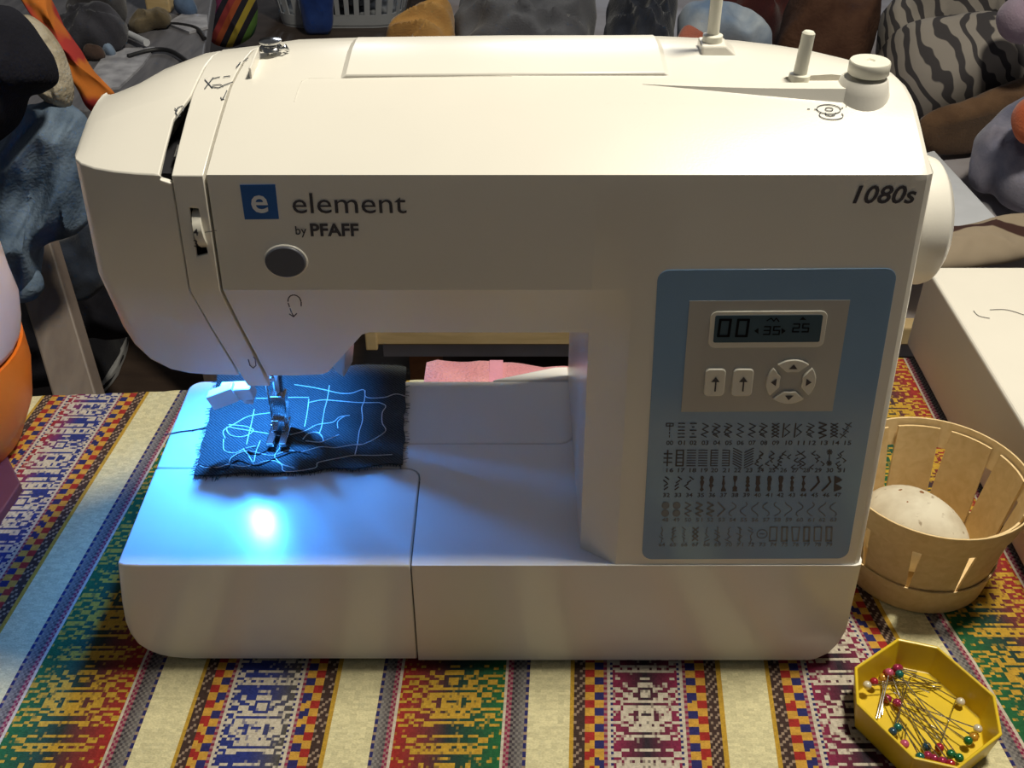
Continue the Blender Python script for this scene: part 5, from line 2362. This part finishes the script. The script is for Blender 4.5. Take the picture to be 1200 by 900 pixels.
# ================================================================== CLUTTERED DESK BEHIND ON THE LEFT
DKZ = -.10
DK = empty('side_desk', (-.75, 1.35, FLOOR_Z), 'greyed wooden desk covered with clutter behind the jacket', 'desk')
d0, d1, d2, d3 = atz(236, 84, DKZ), atz(246, 12, DKZ), atz(-160, 12, DKZ), atz(-60, 130, DKZ)
e0 = atz(150, 122, DKZ)
poly = [(d0.x, d0.y), (d1.x - .02, 1.555), (-1.6, 1.555), (-1.6, e0.y - .02), (e0.x - .05, e0.y - .02)]
bm = bmesh.new()
prism(bm, poly, DKZ - .03, DKZ)
finish('desk_top', bm, M['desk'], DK, smooth=0, bevel=.003)
for x, y in ((d0.x - .07, d0.y + .06), (d1.x - .09, 1.50), (-1.52, 1.50), (-1.52, e0.y + .05)):
    bm = bmesh.new()
    box(bm, x - .025, x + .025, y - .025, y + .025, FLOOR_Z, DKZ - .03)
    finish('leg', bm, M['wood_grey'], DK, smooth=0)
# papers
M['paper'] = mat('printed_paper', (.26, .26, .29), .8, scale=45, color2=(.46, .46, .50))
for nm, px, lab in (('paper_sheet', [(105, 92), (128, 60), (182, 58), (168, 78), (140, 105), (112, 108)], 'printed paper sheet lying along the edge of the desk'),
                    ('magazine', [(196, 30), (215, 18), (243, 20), (244, 34), (222, 40)], 'small open magazine on the desk corner')):
    bm = bmesh.new()
    pp = [atz(x, y, DKZ) for x, y in px]
    prism(bm, [(p.x, p.y) for p in pp], DKZ + .0002, DKZ + .004)
    o = finish(nm, bm, M['paper'], smooth=0)
    tag(o, lab, 'paper')
# white pen
bm = bmesh.new()
tube(bm, [atz(151, 40, DKZ + .012), atz(172, 50, DKZ + .012)], .0055, 10)
o = finish('white_marker', bm, mat('white_marker', (.6, .62, .66), .4), smooth=40)
tag(o, 'white marker pen lying on the desk', 'pen')
# clutter lumps
cl = [('toolbag', [(72, 40), (80, 22), (105, 18), (140, 22), (150, 38), (140, 55), (110, 62), (84, 60)], fabric('dark_bag', (.035, .035, .045), (.06, .06, .075)), 'dark crumpled tool bag on the desk', 'bag', .04),
      ('rope_coil', [(150, 32), (160, 20), (185, 14), (200, 18), (198, 28), (178, 32), (162, 38)], fabric('hemp', (.11, .085, .05), (.2, .16, .1)), 'coil of beige rope on the desk', 'rope', .02),
      ('blue_wad', [(120, 62), (124, 55), (132, 55), (136, 62), (130, 66)], fabric('pale_blue_cap', (.22, .30, .42)), 'small pale blue wad on the desk paper', 'wad', .012),
      ('brown_pouch', [(98, 66), (104, 57), (120, 58), (124, 66), (112, 70)], fabric('brown_pouch', (.08, .05, .04)), 'small brown pouch on the desk', 'pouch', .014),
      ('grey_rag', [(80, 22), (95, -2), (130, -15), (148, 0), (146, 20), (110, 22)], fabric('grey_rag', (.06, .055, .06), (.10, .10, .11)), 'dark grey rag at the back of the desk', 'rag', .04),
      ('blue_crumpled_paper', [(205, 10), (212, -4), (225, -2), (232, 12), (222, 18)], fabric('blue_paper', (.08, .14, .25), (.14, .20, .32)), 'crumpled blue paper at the back of the desk', 'paper', .02)]
for i, (nm, ol, mt, lab, ct, th_) in enumerate(cl):
    cpx = sum(p[0] for p in ol) / len(ol)
    cpy = sum(p[1] for p in ol) / len(ol)
    c_ = atz(cpx, cpy, DKZ + th_ * .6)
    puff(nm, ol, c_, (0, -.45, .9), th_, mt, lab, ct, folds=.9, freq=22, seed=30 + i, rings=10)
# wooden post standing on the desk
p0, p1 = atz(168, 20, DKZ), atz(200, 20, DKZ)
bm = bmesh.new()
box(bm, p0.x, p1.x - .004, p0.y + .02, p0.y + .06, DKZ, DKZ + .14)
o = finish('wooden_block', bm, M['wood_light'], smooth=0, bevel=.003)
tag(o, 'upright light wooden block at the back of the desk', 'wood block')
bm = bmesh.new()
tube(bm, [atz(x, y, DKZ + .006) for x, y in catmull([(150, 66), (172, 60), (190, 58), (205, 62), (222, 74), (232, 80)], 6, closed=False)], .0035, 8)
tube(bm, [atz(x, y, DKZ + .004) for x, y in catmull([(150, 30), (180, 30), (205, 28), (230, 33), (240, 45)], 6, closed=False)], .003, 8)
o = finish('black_cable', bm, mat('black_rubber', (.012, .012, .015), .5), smooth=60)
tag(o, 'black cable trailing across the desk', 'cable')

# ================================================================== CHAIR WITH JACKET AND COAT ON THE LEFT
CH = empty('wooden_trestle', (-.55, .70, FLOOR_Z), 'wooden trestle draped with the denim jacket and dark coat', 'trestle')
l0, l1 = aty(50, 318, .60), aty(88, 446, .52)
dr = (l1 - l0).normalized()
foot = l0 + dr * ((FLOOR_Z - l0.z) / dr.z)
top_ = l0 - dr * .16
for fx_, tx_ in ((foot, top_), (foot + Vector((-.16, .34, 0)), top_ + Vector((-.03, .05, 0))), (foot + Vector((-.75, .02, 0)), top_ + Vector((-.6, 0, 0))),
                 (foot + Vector((-.85, .34, 0)), top_ + Vector((-.63, .05, 0)))):
    bm = bmesh.new()
    u = Vector((1, .25, 0)).normalized() * .020
    v = Vector((-.25, 1, 0)).normalized() * .022
    a = [bm.verts.new(tx_ + u * i + v * j) for i, j in ((-1, -1), (1, -1), (1, 1), (-1, 1))]
    b = [bm.verts.new(fx_ + u * i + v * j) for i, j in ((-1, -1), (1, -1), (1, 1), (-1, 1))]
    bm.faces.new(a)
    bm.faces.new(b[::-1])
    for k in range(4):
        bm.faces.new((a[k], b[k], b[(k + 1) % 4], a[(k + 1) % 4]))
    finish('leg', bm, M['wood_grey'], CH, smooth=0, bevel=.002)
bm = bmesh.new()
box(bm, top_.x - .70, top_.x + .01, top_.y - .01, top_.y + .06, top_.z - .01, top_.z + .03)
finish('top_beam', bm, M['wood_grey'], CH, smooth=0, bevel=.003)

M['denim'] = mat('washed_denim', (.06, .095, .15), .9, scale=22, color2=(.17, .23, .31), bump=.6, bscale=300, spec=.15)
puff('denim_jacket', [(12, 150), (30, 122), (62, 116), (92, 126), (108, 150), (110, 205), (108, 262), (78, 278), (48, 292), (44, 330), (20, 345), (-30, 350), (-40, 240), (-20, 170)],
     (-.46, .53, -.02), (.10, -1, .30), .034, M['denim'], 'blue washed denim jacket hung over the trestle', 'jacket', folds=1.5, freq=24, seed=40, fold_dir=(.5, .2, 1), rings=34, per=10)
puff('denim_sleeve_cuff', [(20, 320), (44, 316), (52, 336), (40, 352), (22, 352)], (-.46, .50, -.10), (.1, -1, .3), .014,
     M['denim'], 'pale denim cuff hanging below the jacket', 'cuff', folds=.5, seed=41, rings=10)
M['navycoat'] = fabric('navy_wool', (.009, .009, .014), (.014, .014, .021), sheen=0)
puff('navy_coat', [(-40, 20), (5, 5), (30, 18), (48, 45), (62, 70), (66, 95), (50, 108), (30, 116), (18, 150), (-10, 170), (-45, 150)],
     (-.46, .50, .10), (.1, -1, .4), .05, M['navycoat'], 'nearly black wool coat lying over the trestle', 'coat', folds=.6, freq=10, seed=42)
M['fur'] = mat('cream_fur', (.30, .25, .17), .95, scale=30, color2=(.52, .47, .38), bump=1.0, bscale=220, spec=.1)
puff('sheepskin_collar', [(22, 22), (35, 18), (55, 32), (72, 55), (84, 85), (86, 112), (78, 128), (58, 122), (42, 108), (60, 98), (66, 80), (52, 62), (38, 46)],
     (-.46, .57, .11), (.1, -1, .4), .022, M['fur'], 'cream sheepskin collar edging the dark coat', 'collar', folds=.8, freq=30, seed=43)
M['scarf'] = stripe_mat('orange_red_scarf', (.34, .035, .03), (.50, .15, .025), 9, 5, 'X', 1.5, .3, .7, (0, .9, 0))
puff('orange_scarf', [(20, -14), (50, -16), (66, 18), (84, 45), (104, 75), (122, 100), (134, 112), (112, 134), (98, 112), (84, 82), (68, 52), (44, 22)],
     (-.50, .66, .13), (.1, -1, .4), .022, M['scarf'], 'orange and red scarf hanging beside the sheepskin collar', 'scarf', folds=1.1, freq=26, seed=44, fold_dir=(.5, .2, -.8))
# dark trousers and jeans leg below
puff('dark_jeans', [(46, 290), (78, 280), (106, 264), (118, 300), (124, 330), (100, 352), (70, 352), (54, 330)], (-.55, .86, -.30), (.1, -1, .5), .03,
     fabric('dark_jeans', (.010, .013, .022), (.028, .036, .055)), 'dark blue jeans hanging behind the trestle leg', 'jeans', folds=1.0, freq=14, seed=45)
# shoe on the floor
SH = atz(118, 430, FLOOR_Z)
shoe = empty('sneaker', SH, 'black and white sneaker on the floor behind the trestle leg', 'shoe')
bm = bmesh.new()
st = []
for i in range(17):
    f = i / 16
    y = SH.y - .12 + .24 * f
    wd_ = .042 * (1 - .75 * abs(2 * f - 1) ** 5) * (1 if f < .6 else .9)
    ht = .045 + .045 * max(0, min(1, (f - .35) / .35))
    if f < .05:
        ht *= .7
    st.append([Vector((SH.x + wd_ * math.cos(t) * (1 if math.sin(t) < .2 else .75), y, FLOOR_Z + .012 + max(-.0, math.sin(t)) * ht)) for t in [math.pi * k / 10 for k in range(11)]])
loft(bm, st)
finish('upper', bm, fabric('black_canvas', (.012, .012, .016)), shoe, smooth=60)
bm = bmesh.new()
pts = []
for k in range(28):
    t = 2 * math.pi * k / 28
    pts.append((SH.x + .044 * math.cos(t) * (1 if math.sin(t) < 0 else .92), SH.y + .127 * math.sin(t)))
prism(bm, pts, FLOOR_Z, FLOOR_Z + .022)
finish('sole', bm, mat('white_rubber', (.42, .42, .42), .6), shoe, smooth=40, bevel=.003)
bm = bmesh.new()
obox(bm, (SH.x, SH.y - .10, FLOOR_Z + .040), (.030, 0, 0), (0, .018, .010), (0, -.006, .012))
finish('toe_cap', bm, mat('white_toe', (.36, .36, .35), .6), shoe, smooth=40, bevel=.008, seg=4)

puff('black_clothes', [(-20, 350), (10, 322), (60, 335), (110, 338), (142, 355), (156, 388), (128, 398), (100, 400), (70, 450), (-20, 450)], (-.62, 1.12, -.58), (0, -.7, .7), .06,
     fabric('black_cloth', (.010, .010, .014), (.017, .016, .021), sheen=0), 'heap of black clothes on the floor behind the trestle', 'clothes', folds=1.0, freq=9, seed=50)
